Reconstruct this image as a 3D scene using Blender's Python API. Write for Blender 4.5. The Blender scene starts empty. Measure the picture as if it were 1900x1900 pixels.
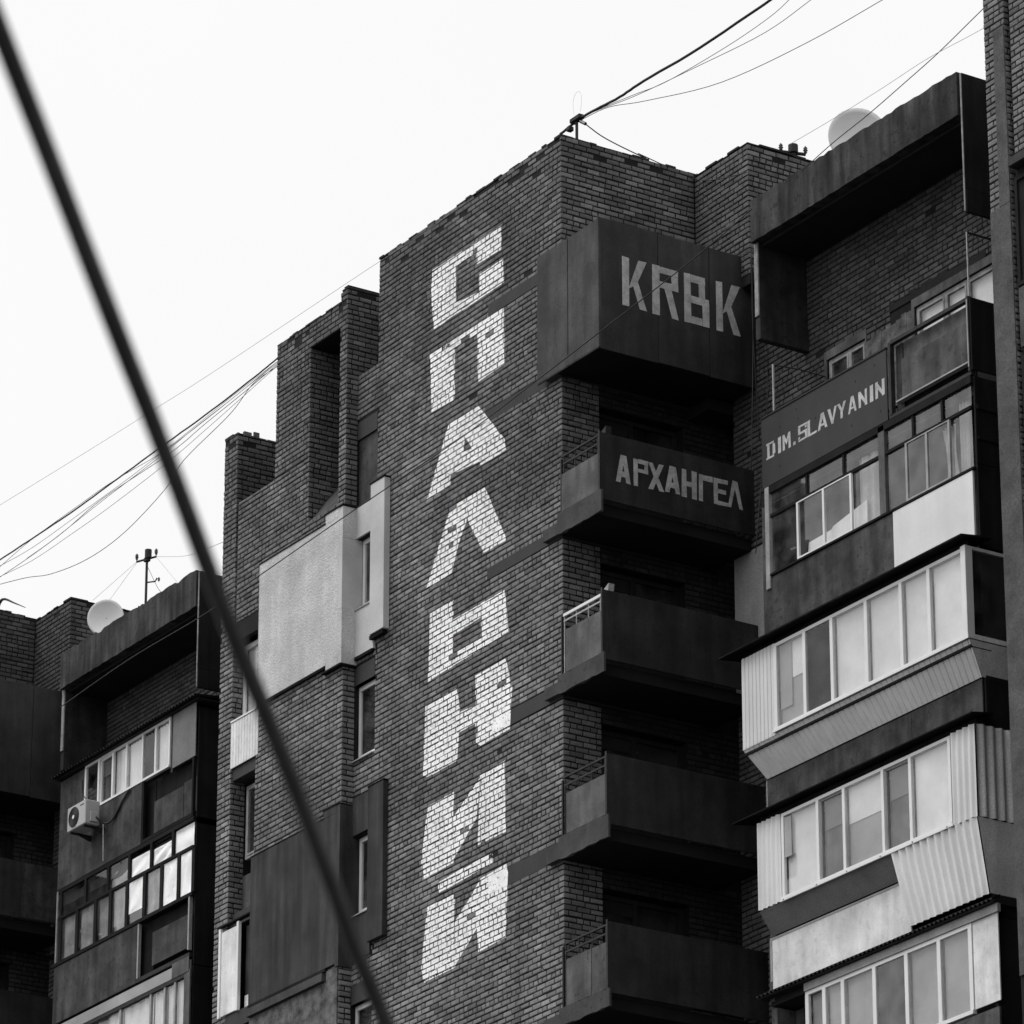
import bpy, bmesh, math, random
from mathutils import Vector, Matrix, noise as mnoise

# ------------------------------------------------------------------ scene, camera, sky, sun, exposure
S = bpy.context.scene
COL = S.collection
CAM_POS = Vector((64.94, -42.7, 1.6))
cd = bpy.data.cameras.new('camera')
cam = bpy.data.objects.new('camera', cd)
COL.objects.link(cam)
S.camera = cam
cam.location = CAM_POS
YAW, PITCH = -0.9997, 0.3859
cam.rotation_euler = (math.pi / 2 + PITCH, 0.0, -YAW)
cd.sensor_width = 36.0
cd.lens = 36.0 * 9550.0 / 1900.0
cd.clip_start = 0.5
cd.clip_end = 6000.0
cd.dof.use_dof = True
cd.dof.focus_distance = 84.0
cd.dof.aperture_fstop = 6.6

SUN_EL, SUN_AZ = math.radians(58), math.radians(205)   # azimuth clockwise from +Y
w = bpy.data.worlds.new('World')
S.world = w
w.use_nodes = True
nt = w.node_tree
nt.nodes.clear()
out = nt.nodes.new('ShaderNodeOutputWorld')
bg = nt.nodes.new('ShaderNodeBackground')
sky = nt.nodes.new('ShaderNodeTexSky')
sky.sky_type = 'NISHITA'
sky.sun_disc = False
sky.sun_elevation = SUN_EL
sky.sun_rotation = SUN_AZ
sky.dust_density = 6.0
bw = nt.nodes.new('ShaderNodeRGBToBW')                  # black and white photograph: grey sky
mr = nt.nodes.new('ShaderNodeMapRange')                 # thick cloud evens the sky out
mr.inputs['From Min'].default_value = 0.0
mr.inputs['From Max'].default_value = 22.0
mr.inputs['To Min'].default_value = 7.75
mr.inputs['To Max'].default_value = 13.0
tc = nt.nodes.new('ShaderNodeTexCoord')
cn = nt.nodes.new('ShaderNodeTexNoise')
cn.inputs['Scale'].default_value = 5.0
cn.inputs['Detail'].default_value = 4.0
cm = nt.nodes.new('ShaderNodeMath'); cm.operation = 'MULTIPLY_ADD'
cm.inputs[1].default_value = 0.07
cm.inputs[2].default_value = 0.965
mul = nt.nodes.new('ShaderNodeMath'); mul.operation = 'MULTIPLY'
nt.links.new(sky.outputs[0], bw.inputs[0])
nt.links.new(bw.outputs[0], mr.inputs[0])
nt.links.new(tc.outputs['Generated'], cn.inputs['Vector'])
nt.links.new(cn.outputs[0], cm.inputs[0])
nt.links.new(mr.outputs[0], mul.inputs[0])
nt.links.new(cm.outputs[0], mul.inputs[1])
nt.links.new(mul.outputs[0], bg.inputs[0])
bg.inputs[1].default_value = 0.1
nt.links.new(bg.outputs[0], out.inputs[0])

sl = bpy.data.lights.new('sun', 'SUN')
sl.energy = 1.5
sl.angle = math.radians(30)
sun = bpy.data.objects.new('sun', sl)
COL.objects.link(sun)
sd = Vector((math.sin(SUN_AZ) * math.cos(SUN_EL), math.cos(SUN_AZ) * math.cos(SUN_EL), math.sin(SUN_EL)))
sun.rotation_euler = sd.to_track_quat('Z', 'Y').to_euler()
sun.location = (0, -20, 60)

S.view_settings.view_transform = 'Standard'
S.view_settings.look = 'None'
S.view_settings.gamma = 1.0
S.view_settings.use_curve_mapping = False
S.view_settings.exposure = 0.22
S.render.engine = 'CYCLES'
S.cycles.max_bounces = 6
S.cycles.transparent_max_bounces = 12

# ------------------------------------------------------------------ materials
def M(name, base, var=0.35, scale=1.6, rough=0.85, streak=0.0, spots=0.0, fine=0.18, bump=0.0, bscale=60.0,
      tone=False, spec=0.3, chips=None, metal=0.0):
    m = bpy.data.materials.new(name)
    m.use_nodes = True
    t = m.node_tree
    b = t.nodes['Principled BSDF']
    b.inputs['Roughness'].default_value = rough
    b.inputs['Specular IOR Level'].default_value = spec
    b.inputs['Metallic'].default_value = metal
    geo = t.nodes.new('ShaderNodeNewGeometry')
    def noise(sc, det, zs=1.0, rgh=0.55):
        mp = t.nodes.new('ShaderNodeMapping')
        mp.inputs['Scale'].default_value = (1, 1, zs)
        n = t.nodes.new('ShaderNodeTexNoise')
        n.inputs['Scale'].default_value = sc
        n.inputs['Detail'].default_value = det
        n.inputs['Roughness'].default_value = rgh
        t.links.new(geo.outputs['Position'], mp.inputs[0])
        t.links.new(mp.outputs[0], n.inputs['Vector'])
        return n.outputs[0]
    def math_(op, a, b_):
        n = t.nodes.new('ShaderNodeMath'); n.operation = op
        for i, v in enumerate((a, b_)):
            if isinstance(v, (int, float)): n.inputs[i].default_value = v
            else: t.links.new(v, n.inputs[i])
        return n.outputs[0]
    def rng(v, lo, hi, a=0.3, c=0.7):
        n = t.nodes.new('ShaderNodeMapRange')
        n.inputs['From Min'].default_value = a
        n.inputs['From Max'].default_value = c
        n.inputs['To Min'].default_value = lo
        n.inputs['To Max'].default_value = hi
        t.links.new(v, n.inputs[0])
        return n.outputs[0]
    v = rng(noise(scale, 4), base * (1 - var), base * (1 + var))
    if fine: v = math_('MULTIPLY', v, rng(noise(38, 3), 1 - fine, 1 + fine))
    if streak: v = math_('MULTIPLY', v, rng(noise(5.0, 4, 0.1), 1 - streak, 1 + streak * 0.6))
    if spots: v = math_('MULTIPLY', v, rng(noise(9.0, 5), 1 - spots, 1.0, 0.34, 0.42))
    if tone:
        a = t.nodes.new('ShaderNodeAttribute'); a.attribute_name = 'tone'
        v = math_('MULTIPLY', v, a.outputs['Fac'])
    if chips is not None:
        k = rng(noise(24, 6, 1.0, 0.7), 0, 1, chips - 0.02, chips + 0.02)
        k2 = math_('SUBTRACT', 1.0, k)
        v = math_('ADD', math_('MULTIPLY', v, k), math_('MULTIPLY', k2, 0.012 if chips > .5 else 0.09))
    cmb = t.nodes.new('ShaderNodeCombineColor')
    for i in range(3): t.links.new(v, cmb.inputs[i])
    t.links.new(cmb.outputs[0], b.inputs['Base Color'])
    if bump:
        bn = t.nodes.new('ShaderNodeBump')
        bn.inputs['Strength'].default_value = bump
        bn.inputs['Distance'].default_value = 0.02
        t.links.new(noise(bscale, 4), bn.inputs['Height'])
        t.links.new(bn.outputs[0], b.inputs['Normal'])
    return m

def glass_mat(name, ior=1.75, rough=0.03, dust_glare=.10):
    m = bpy.data.materials.new(name); m.use_nodes = True
    t = m.node_tree; t.nodes.clear()
    N = t.nodes.new; L = t.links.new
    o = N('ShaderNodeOutputMaterial')
    mx, md = N('ShaderNodeMixShader'), N('ShaderNodeMixShader')
    fr = N('ShaderNodeFresnel'); fr.inputs['IOR'].default_value = ior
    tr = N('ShaderNodeBsdfTransparent'); tr.inputs[0].default_value = (.95, .95, .95, 1)
    gl = N('ShaderNodeBsdfGlossy'); gl.inputs['Roughness'].default_value = rough
    gl.inputs[0].default_value = (.95, .95, .95, 1)
    df = N('ShaderNodeBsdfDiffuse'); df.inputs[0].default_value = (.45, .45, .45, 1)
    bn = N('ShaderNodeBump'); bn.inputs['Strength'].default_value = 0.3
    no, n2 = N('ShaderNodeTexNoise'), N('ShaderNodeTexNoise')
    no.inputs['Scale'].default_value = 1.8
    n2.inputs['Scale'].default_value = 2.6; n2.inputs['Detail'].default_value = 6
    ge = N('ShaderNodeNewGeometry')
    inv = N('ShaderNodeMath'); inv.operation = 'SUBTRACT'; inv.inputs[0].default_value = 1.0
    fm = N('ShaderNodeMath'); fm.operation = 'MULTIPLY'
    dm = N('ShaderNodeMapRange'); dm.inputs['From Min'].default_value = .35; dm.inputs['From Max'].default_value = .75
    dm.inputs['To Max'].default_value = dust_glare * 2  # dusty film, also standing in for uneven sky reflections
    d2 = N('ShaderNodeMath'); d2.operation = 'MULTIPLY'
    L(ge.outputs['Position'], no.inputs['Vector']); L(ge.outputs['Position'], n2.inputs['Vector'])
    L(no.outputs[0], bn.inputs['Height']); L(bn.outputs[0], gl.inputs['Normal'])
    L(ge.outputs['Backfacing'], inv.inputs[1]); L(fr.outputs[0], fm.inputs[0]); L(inv.outputs[0], fm.inputs[1])
    L(n2.outputs[0], dm.inputs[0]); L(dm.outputs[0], d2.inputs[0]); L(inv.outputs[0], d2.inputs[1])
    L(d2.outputs[0], md.inputs[0]); L(tr.outputs[0], md.inputs[1]); L(df.outputs[0], md.inputs[2])
    L(fm.outputs[0], mx.inputs[0]); L(md.outputs[0], mx.inputs[1]); L(gl.outputs[0], mx.inputs[2])
    L(mx.outputs[0], o.inputs[0])
    return m

BRICK = M('brick', .165, .28, .55, .9, streak=.22, fine=.3, bump=.25, bscale=90, tone=True)
BRICK_SIDE = M('brick_darker', .082, .25, .6, .9, streak=.15, fine=.22, bump=.25, bscale=90, tone=True)  # darker brick for the loggia back walls and far-left block
MORTAR = M('mortar', .009, .4, 2.0, .95, fine=.3, bump=.3)
BAND = M('floor_band_concrete', .040, .16, 1.2, .85, streak=.08, bump=.1)
SLAB = M('slab_concrete', .052, .3, 2.0, .9, streak=.2, spots=.3, bump=.25)
SOFFIT = M('soffit_concrete', .013, .3, 2.0, .9)  # concrete darkened so the shade under the slabs sits in its colour
PARAPET = M('parapet_concrete', .040, .65, 1.3, .92, streak=.85, spots=.5, bump=.35, bscale=25)
PARTITION = M('partition_board', .022, .6, 2.0, .9, streak=.5, spots=.4)
P_LIGHT = M('panel_light_grey', .088, .4, 2.2, .75, streak=.4, spots=.2, bump=.05)
P_BLACK = M('panel_dark', .020, .5, 1.5, .65, streak=.5, spots=.3, fine=.25)  # darker than the end panels
P_GREY = M('panel_grey', .047, .6, 2.2, .8, streak=.5, spots=.4, fine=.25)
P_MID = M('panel_mid_grey', .075, .5, 2.0, .8, streak=.5, spots=.4)
P_SHEET = M('sheet_metal_dark', .013, .4, 1.0, .85, streak=.4, spec=.08)
P_WHITE = M('panel_white', .72, .10, .8, .5, fine=.03, streak=.04)
P_WORN = M('panel_white_worn', .68, .2, 2.0, .7, streak=.16, fine=.08, spots=.12)
SIDING = M('siding_pale', .64, .08, .7, .5, fine=.04, streak=.08)
SIDING_MID = M('siding_pale_grey', .68, .10, .7, .5, fine=.04, streak=.08)
PLASTER = M('plaster_roughcast', .50, .16, 1.6, .95, streak=.1, fine=.2, bump=.9, bscale=28)
PLASTER_S = M('plaster_smooth', .48, .14, 1.5, .9, fine=.06, bump=.1)
PLASTER_D = M('plaster_dark_grey', .032, .4, 1.6, .85, streak=.6, bump=.2)
PLASTER_M = M('plaster_patchy', .10, .6, 5.0, .95, spots=.4, bump=.5, bscale=30)
PIERWHITE = M('pier_render', .30, .2, 1.5, .9, streak=.1)
FRAME_W = M('frame_white', .72, .06, 2.0, .4, fine=.03)
FRAME_G = M('frame_grey', .30, .2, 3.0, .6)
FRAME_WOOD = M('frame_old_wood', .26, .35, 6.0, .8, streak=.3)
FRAME_B = M('frame_black', .014, .3, 3.0, .85, spec=.1)
BACKING_W = M('backing_white', .82, .12, 1.0, .8, fine=.03)  # behind panes it imitates bright sky reflections; also used for white curtains
BACKING_G = M('backing_grey', .34, .25, 1.0, .8, fine=.04)  # behind panes a duller painted reflection; also used for a head board
CURTAIN = M('curtain_fabric', .50, .2, 3.0, .9, fine=.08)
FILM = M('plastic_film', .95, .04, 3.0, .6, fine=.03, bump=.08, bscale=5, spec=.2)
FILM_G = M('plastic_film_grey', .30, .4, 3.0, .6, streak=.3, bump=.1, bscale=8)
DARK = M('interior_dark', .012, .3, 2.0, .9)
DOOR = M('old_door_paint', .016, .3, 3.0, .7)  # taken near black to carry the shade of the niche
TAR = M('roofing_felt', .018, .4, 6.0, .9, bump=.5, bscale=20)
PAINT = M('wall_paint_white', .92, .13, 1.1, .85, fine=.10, streak=.10, spots=.30, chips=.40)
PAINT_J = M('wall_paint_in_joints', .70, .2, 2.5, .9, fine=.1, chips=.55)
PAINT_P = M('panel_letter_paint', .36, .3, 5.0, .8, spots=.2, chips=.33)
PAINT_D = M('panel_letter_paint_pale', .42, .25, 5.0, .8, chips=.33)
IRON = M('rusty_iron', .022, .4, 8.0, .7)
GALV = M('galvanised_steel', .34, .25, 8.0, .5)
CABLE_GREY = M('cable_weathered', .040, .25, 6.0, .7)
RUBBER = M('cable_rubber', .020, .3, 12.0, .6)
DISHMAT = M('dish_grey_paint', .68, .06, 1.2, .55, fine=.03)
ACW = M('ac_casing', .40, .06, 2.0, .5, fine=.03)
ACD = M('ac_dark_grille', .03, .2, 4.0, .5)
PORC = M('insulator_porcelain', .02, .2, 4.0, .35, spec=.5)
GROUND = M('asphalt', .08, .4, .2, .9)
GLASS = glass_mat('window_glass')
GLASS_D = glass_mat('window_glass_dim', 1.42, .05, .05)

# ------------------------------------------------------------------ building blocks
class MB:
    def __init__(s): s.v = []; s.f = []; s.t = []
    def add(s, vs, fs, tone=1.0):
        k = len(s.v); s.v += [tuple(p) for p in vs]
        s.f += [tuple(k + i for i in f) for f in fs]; s.t += [tone] * len(fs)
        return s
    def quad(s, a, b, c, d, tone=1.0): return s.add([a, b, c, d], [(0, 1, 2, 3)], tone)
    def box(s, x0, x1, y0, y1, z0, z1, tone=1.0):
        if x1 < x0: x0, x1 = x1, x0
        if y1 < y0: y0, y1 = y1, y0
        if z1 < z0: z0, z1 = z1, z0
        return s.add([(x0, y0, z0), (x1, y0, z0), (x1, y1, z0), (x0, y1, z0), (x0, y0, z1), (x1, y0, z1), (x1, y1, z1), (x0, y1, z1)],
                     [(3, 2, 1, 0), (4, 5, 6, 7), (0, 1, 5, 4), (1, 2, 6, 5), (2, 3, 7, 6), (3, 0, 4, 7)], tone)
    def cbox(s, x0, x1, y0, y1, z0, z1, c=0.01):
        # box with chamfered edges
        bm = bmesh.new()
        r = bmesh.ops.create_cube(bm, size=1.0)
        bmesh.ops.scale(bm, vec=(abs(x1 - x0), abs(y1 - y0), abs(z1 - z0)), verts=bm.verts)
        bmesh.ops.translate(bm, vec=((x0 + x1) / 2, (y0 + y1) / 2, (z0 + z1) / 2), verts=bm.verts)
        bmesh.ops.bevel(bm, geom=bm.edges[:], offset=c, segments=1, affect='EDGES')
        bm.verts.index_update()
        s.add([v.co[:] for v in bm.verts], [tuple(v.index for v in f.verts) for f in bm.faces])
        bm.free(); return s
    def prism(s, pts, axis, a, b):
        # polygon in the other two axes, extruded along `axis` from a to b
        def P(p, q):
            return {0: (q, p[0], p[1]), 1: (p[0], q, p[1]), 2: (p[0], p[1], q)}[axis]
        n = len(pts)
        return s.add([P(p, a) for p in pts] + [P(p, b) for p in pts],
                     [tuple(range(n)), tuple(range(2 * n - 1, n - 1, -1))] + [(i, i + n, (i + 1) % n + n, (i + 1) % n) for i in range(n)])
    def tube(s, pts, r, n=6, closed=True):
        pts = [Vector(p) for p in pts]; rings = []
        for i, p in enumerate(pts):
            d = (pts[min(i + 1, len(pts) - 1)] - pts[max(i - 1, 0)]).normalized()
            u = d.cross(Vector((0, 0, 1)))
            if u.length < 1e-3: u = d.cross(Vector((1, 0, 0)))
            u.normalize(); q = u.cross(d)
            rr = r(i / (len(pts) - 1)) if callable(r) else r
            rings.append([p + (u * math.cos(2 * math.pi * k / n) + q * math.sin(2 * math.pi * k / n)) * rr for k in range(n)])
        vs = [v[:] for ring in rings for v in ring]; fs = []
        for i in range(len(rings) - 1):
            for k in range(n):
                fs.append((i * n + k, i * n + (k + 1) % n, (i + 1) * n + (k + 1) % n, (i + 1) * n + k))
        if closed:
            fs.append(tuple(range(n - 1, -1, -1))); fs.append(tuple((len(rings) - 1) * n + k for k in range(n)))
        return s.add(vs, fs)
    def mesh(s, name, mat, smooth=False):
        me = bpy.data.meshes.new(name)
        me.from_pydata(s.v, [], s.f)
        me.materials.append(mat)
        at = me.attributes.new('tone', 'FLOAT', 'FACE')
        at.data.foreach_set('value', s.t)
        if smooth: me.polygons.foreach_set('use_smooth', [True] * len(me.polygons))
        me.update()
        return me

def tag(o, label=None, cat=None, group=None, kind=None):
    if label: o['label'] = label
    if cat: o['category'] = cat
    if group: o['group'] = group
    if kind: o['kind'] = kind
    return o

def thing(name, label, cat, loc, group=None):
    o = bpy.data.objects.new(name, None)
    o.empty_display_size = 0.5
    COL.objects.link(o); o.location = loc
    return tag(o, label, cat, group)

def adopt(o, parent):
    o.parent = parent
    if parent.type == 'EMPTY': o.matrix_parent_inverse = Matrix.Translation(-Vector(parent.location))

def part(name, mb, mat, parent, label=None, kind=None, smooth=False):
    o = bpy.data.objects.new(name, mb.mesh(name, mat, smooth))
    COL.objects.link(o)
    if parent is not None: adopt(o, parent)
    return tag(o, label, kind=kind)

def holder(name, parent, label=None, at=(0, 0, 0)):
    # an empty part that carries sub-parts in world coordinates
    o = bpy.data.objects.new(name, None); o.empty_display_size = 0.2
    COL.objects.link(o); adopt(o, parent)
    return tag(o, label)

def fac(px, depth):
    return (Vector(px) - CAM_POS).length

# ------------------------------------------------------------------ brickwork
COURSE, PITCH_U, JOINT = 0.0959, 0.2575, 0.0200
Z_REF = 24.68
class Brickwork:
    """collects bricks of one thing: the 300 that show largest become objects, the rest one joined part"""
    def __init__(s, root, wall, seed):
        s.root, s.wall, s.R = root, wall, random.Random(seed)
        s.b = []
    def wall_face(s, face, c, u0, u1, z0, z1, holes=(), dark=1.0, skip=0.0, ragged=False, letters=None, outward=1):
        """face '-Y' (u = X, plane Y = c) or '+X' (u = Y, plane X = c)"""
        R = s.R
        k0, k1 = math.floor((z0 - Z_REF) / COURSE), math.ceil((z1 - Z_REF) / COURSE)
        for k in range(k0, k1):
            za, zb = Z_REF + k * COURSE, Z_REF + (k + 1) * COURSE - JOINT
            za, zb = max(za, z0), min(zb, z1)
            if zb - za < 0.025: continue
            zm = (za + zb) / 2
            spans = [(u0, u1)]
            wob = random.Random(k * 131).uniform(-.004, .004)
            za, zb = za + wob * .5, zb + wob
            for h in holes:
                if h[2] < zm < h[3]:
                    ns = []
                    for a, b in spans:
                        if h[1] <= a or h[0] >= b: ns.append((a, b))
                        else:
                            if h[0] > a: ns.append((a, h[0]))
                            if h[1] < b: ns.append((h[1], b))
                    spans = ns
            rr = random.Random(k * 7919 + int(c * 100))
            header = rr.random() < 0.11
            off = (k % 2) * PITCH_U / 2 + rr.uniform(-.03, .03)
            for a, b in spans:
                u = a - ((a - off) % PITCH_U)
                while u < b:
                    if header or R.random() < 0.09:
                        segs = [(u, u + PITCH_U / 2 - JOINT * .8), (u + PITCH_U / 2, u + PITCH_U - JOINT)]
                    else:
                        segs = [(u, u + PITCH_U - JOINT * .85)]
                    for p, q in segs:
                        p2, q2 = max(p, a), min(q, b)
                        if b - q2 < 0.06: q2 = b
                        if p2 - a < 0.05: p2 = a
                        if q2 - p2 < 0.045: continue
                        if R.random() < skip: continue
                        top = zb
                        pt = 1 + .34 * mnoise.noise(Vector((p2 * .55, c + 3.1, zm * .45))) + .25 * mnoise.noise(Vector((p2 * 1.7, c + 9.1, zm * 1.3)))
                        pt *= 1 - .34 * min(1, max(0, (zm - 33.5 + 1.5 * mnoise.noise(Vector((p2 * .4, c, zm * .3)))) / 6.0))   # darker towards the parapet
                        if ragged and zb > z1 - 2.2 * COURSE:
                            if R.random() < 0.12: continue
                        s.b.append((face, c, p2 + R.uniform(0, .004), q2 - R.uniform(0, .004), za + R.uniform(-.003, .008), top - R.uniform(-.003, .007),
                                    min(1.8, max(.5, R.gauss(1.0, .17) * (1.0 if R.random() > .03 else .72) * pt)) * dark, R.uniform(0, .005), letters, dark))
                    u += PITCH_U
    @staticmethod
    def geo(L, H, proud, rnd):
        """brick in local space, front towards -Y, lower left corner at the origin"""
        e = .010
        j = lambda a=.0085: rnd.uniform(-a, a)
        y = -proud
        fr = [(e + j(), y, e + j()), (L - e + j(), y, e + j()), (L - e + j(), y, H - e + j()), (e + j(), y, H - e + j())]
        md = [(0, y + .006, 0), (L, y + .006, 0), (L, y + .006, H), (0, y + .006, H)]
        bk = [(0, .035, 0), (L, .035, 0), (L, .035, H), (0, .035, H)]
        fs = [(0, 1, 2, 3)]
        for i in range(4):
            n = (i + 1) % 4
            fs.append((i, 4 + i, 4 + n, n)); fs.append((4 + i, 8 + i, 8 + n, 4 + n))
        return fr + md + bk, fs
    @staticmethod
    def place(face, c, u, z, p):
        if face == '-Y': return (u + p[0], c + p[1], z + p[2])
        return (c - p[1], u + p[0], z + p[2])
    def finish(s, mat, zmin=22.0):
        """split into single bricks and the rest; returns the front polygons for the painters"""
        def score(b):
            f, c, u0, u1, z0, z1 = b[:6]
            P = Vector((u0, c, z0)) if f == '-Y' else Vector((c, u0, z0))
            n = Vector((0, -1, 0)) if f == '-Y' else Vector((1, 0, 0))
            d = CAM_POS - P
            q = P - CAM_POS
            # inside the frame?
            fw = Vector((math.sin(YAW) * math.cos(PITCH), math.cos(YAW) * math.cos(PITCH), math.sin(PITCH)))
            rt = Vector((math.cos(YAW), -math.sin(YAW), 0)); up = rt.cross(fw)
            zz = q.dot(fw); sx, sy = q.dot(rt) / zz * 9550 / 950, q.dot(up) / zz * 9550 / 950
            if abs(sx) > .99 or abs(sy) > .99: return 0
            return (u1 - u0) * (z1 - z0) * max(0, d.normalized().dot(n)) / d.length_squared
        full = PITCH_U - JOINT * .85
        order = sorted(range(len(s.b)), key=lambda i: -score(s.b[i]))
        single = set()
        for i in order:
            b = s.b[i]
            L, H = b[3] - b[2], b[5] - b[4]
            if abs(L - full) < .012 and H > .06 and b[9] > .9 and score(b) > 0: single.add(i)
            if len(single) >= 300: break
        pool = {}
        for k in range(16):
            rnd = random.Random(900 + k)
            mb = MB(); v, f = s.geo(full - .004, COURSE - JOINT - .003, rnd.uniform(0, .005), rnd)
            mb.add(v, f, min(1.6, max(.6, rnd.gauss(1.0, .17))))
            pool[k] = mb.mesh('brick', mat)
        fronts = []
        rest = MB()
        for i, b in enumerate(s.b):
            face, c, u0, u1, z0, z1, tone, proud, letters, dark = b
            if i in single:
                k = s.R.randrange(16)
                me = pool[k]
                o = bpy.data.objects.new('brick', me); COL.objects.link(o)
                o.location = (u0, c, z0) if face == '-Y' else (c, u0, z0)
                if face == '+X': o.rotation_euler = (0, 0, math.pi / 2)
                o.parent = s.wall
                if letters:
                    fronts.append([(me.vertices[q + 4].co.x + u0, c + me.vertices[q].co.y, me.vertices[q + 4].co.z + z0) for q in range(4)])
            else:
                v, f = s.geo(u1 - u0, z1 - z0, proud, s.R)
                v = [s.place(face, c, u0, z0, p) for p in v]
                rest.add(v, f, tone)
                if letters: fronts.append([(v[q + 4][0], v[q][1], v[q + 4][2]) for q in range(4)])
        part('bricks', rest, mat, s.wall, kind='stuff')
        return fronts

def clip(poly, tri):
    """Sutherland-Hodgman in (x, z); tri convex"""
    a = sum(tri[i][0] * tri[(i + 1) % len(tri)][1] - tri[(i + 1) % len(tri)][0] * tri[i][1] for i in range(len(tri)))
    if a < 0: tri = tri[::-1]
    outp = [(p[0], p[2]) for p in poly]
    for i in range(len(tri)):
        A, B = tri[i], tri[(i + 1) % len(tri)]
        inp, outp = outp, []
        if not inp: break
        side = lambda p: (B[0] - A[0]) * (p[1] - A[1]) - (B[1] - A[1]) * (p[0] - A[0])
        for j in range(len(inp)):
            P, Q = inp[j - 1], inp[j]
            sp, sq = side(P), side(Q)
            if (sp >= 0) != (sq >= 0):
                t_ = sp / (sp - sq); outp.append((P[0] + (Q[0] - P[0]) * t_, P[1] + (Q[1] - P[1]) * t_))
            if sq >= 0: outp.append(Q)
    if len(outp) < 3: return None
    ar = abs(sum(outp[i][0] * outp[(i + 1) % len(outp)][1] - outp[(i + 1) % len(outp)][0] * outp[i][1] for i in range(len(outp)))) / 2
    return outp if ar > 4e-5 else None
LETTERS = [
  ('С', [[(-4.073, 39.082), (-3.312, 39.076), (-3.272, 37.952), (-4.012, 37.946), (-4.101, 38.648)], [(-3.312, 39.076), (-2.641, 39.07), (-2.64, 38.852), (-3.311, 38.861)], [(-2.641, 39.07), (-1.827, 39.063), (-1.852, 38.617), (-2.623, 38.63)], [(-3.273, 38.171), (-2.557, 38.092), (-2.547, 37.958), (-3.272, 37.952)], [(-2.543, 38.422), (-1.789, 38.426), (-1.773, 37.966), (-2.547, 37.958)]]),
  ('П', [[(-4.121, 37.528), (-3.316, 37.529), (-3.33, 36.379), (-4.06, 36.403)], [(-3.316, 37.529), (-2.602, 37.531), (-2.617, 37.337), (-3.315, 37.339)], [(-2.602, 37.531), (-1.772, 37.533), (-1.74, 36.459), (-2.581, 36.422)]]),
  ('А', [[(-3.511, 35.993), (-2.972, 35.99), (-2.985, 35.567), (-3.037, 35.294), (-3.439, 35.025), (-3.9, 35.333)], [(-3.9, 35.333), (-3.439, 35.025), (-3.438, 34.834), (-4.202, 34.824)], [(-2.972, 35.99), (-2.563, 35.991), (-1.754, 35.093), (-2.763, 35.279), (-2.985, 35.567)], [(-3.037, 35.294), (-2.763, 35.279), (-1.754, 35.093), (-1.693, 34.891), (-3.439, 35.025)], [(-2.528, 34.96), (-1.693, 34.891), (-1.693, 34.864), (-2.496, 34.868)]]),
  ('Л', [[(-3.434, 34.433), (-2.915, 34.427), (-2.913, 34.011), (-3.13, 33.77), (-3.724, 33.97)], [(-3.724, 33.97), (-3.13, 33.77), (-3.396, 33.228), (-4.212, 33.187)], [(-2.915, 34.427), (-2.354, 34.422), (-1.722, 33.349), (-1.691, 33.25), (-2.381, 33.25), (-2.897, 34.015)]]),
  ('Ь', [[(-4.069, 32.724), (-3.339, 32.741), (-3.343, 31.534), (-4.122, 31.502)], [(-3.344, 32.369), (-2.472, 32.373), (-2.471, 32.126), (-3.342, 32.094)], [(-2.472, 32.373), (-1.738, 32.378), (-1.621, 31.605), (-2.429, 31.571)], [(-3.345, 31.76), (-2.43, 31.758), (-2.429, 31.571), (-3.343, 31.534)]]),
  ('Н', [[(-2.624, 31.14), (-1.698, 31.164), (-1.517, 30.596), (-1.569, 29.903), (-2.474, 29.864), (-2.619, 29.967)], [(-4.199, 31.089), (-3.22, 31.114), (-3.097, 30.663), (-3.183, 29.822), (-4.116, 29.812), (-4.252, 29.874)], [(-3.097, 30.648), (-2.622, 30.623), (-2.62, 30.309), (-3.147, 30.304)]]),
  ('И', [[(-2.472, 29.361), (-1.734, 29.393), (-1.696, 28.172), (-2.554, 28.171)], [(-4.11, 29.291), (-3.294, 29.304), (-3.284, 28.072), (-4.203, 28.059), (-4.296, 28.351)], [(-3.291, 28.879), (-2.472, 29.331), (-2.573, 28.655), (-3.285, 28.13)]]),
  ('Й', [[(-3.757, 27.869), (-2.122, 27.934), (-2.088, 27.74), (-3.755, 27.682)], [(-2.447, 27.578), (-1.695, 27.622), (-1.627, 27.459), (-1.711, 26.383), (-2.511, 26.344), (-2.564, 26.771)], [(-4.107, 27.532), (-3.262, 27.548), (-3.252, 26.277), (-4.181, 26.255), (-4.273, 26.521)], [(-3.258, 27.032), (-2.465, 27.554), (-2.564, 26.771), (-3.252, 26.277)]]),
]
FG = [(57.539, -39.041, 5.881), (57.416, -38.951, 5.889), (57.275, -38.805, 5.814), (57.121, -38.613, 5.662), (56.986, -38.469, 5.581), (56.858, -38.345, 5.533), (56.723, -38.191, 5.429), (56.594, -38.06, 5.359), (56.462, -37.903, 5.243), (56.34, -37.776, 5.183), (56.219, -37.65, 5.12), (56.099, -37.535, 5.076), (55.982, -37.436, 5.055), (55.863, -37.323, 5.009), (55.742, -37.201, 4.941), (55.627, -37.085, 4.893), (55.51, -36.954, 4.812)]
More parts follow.
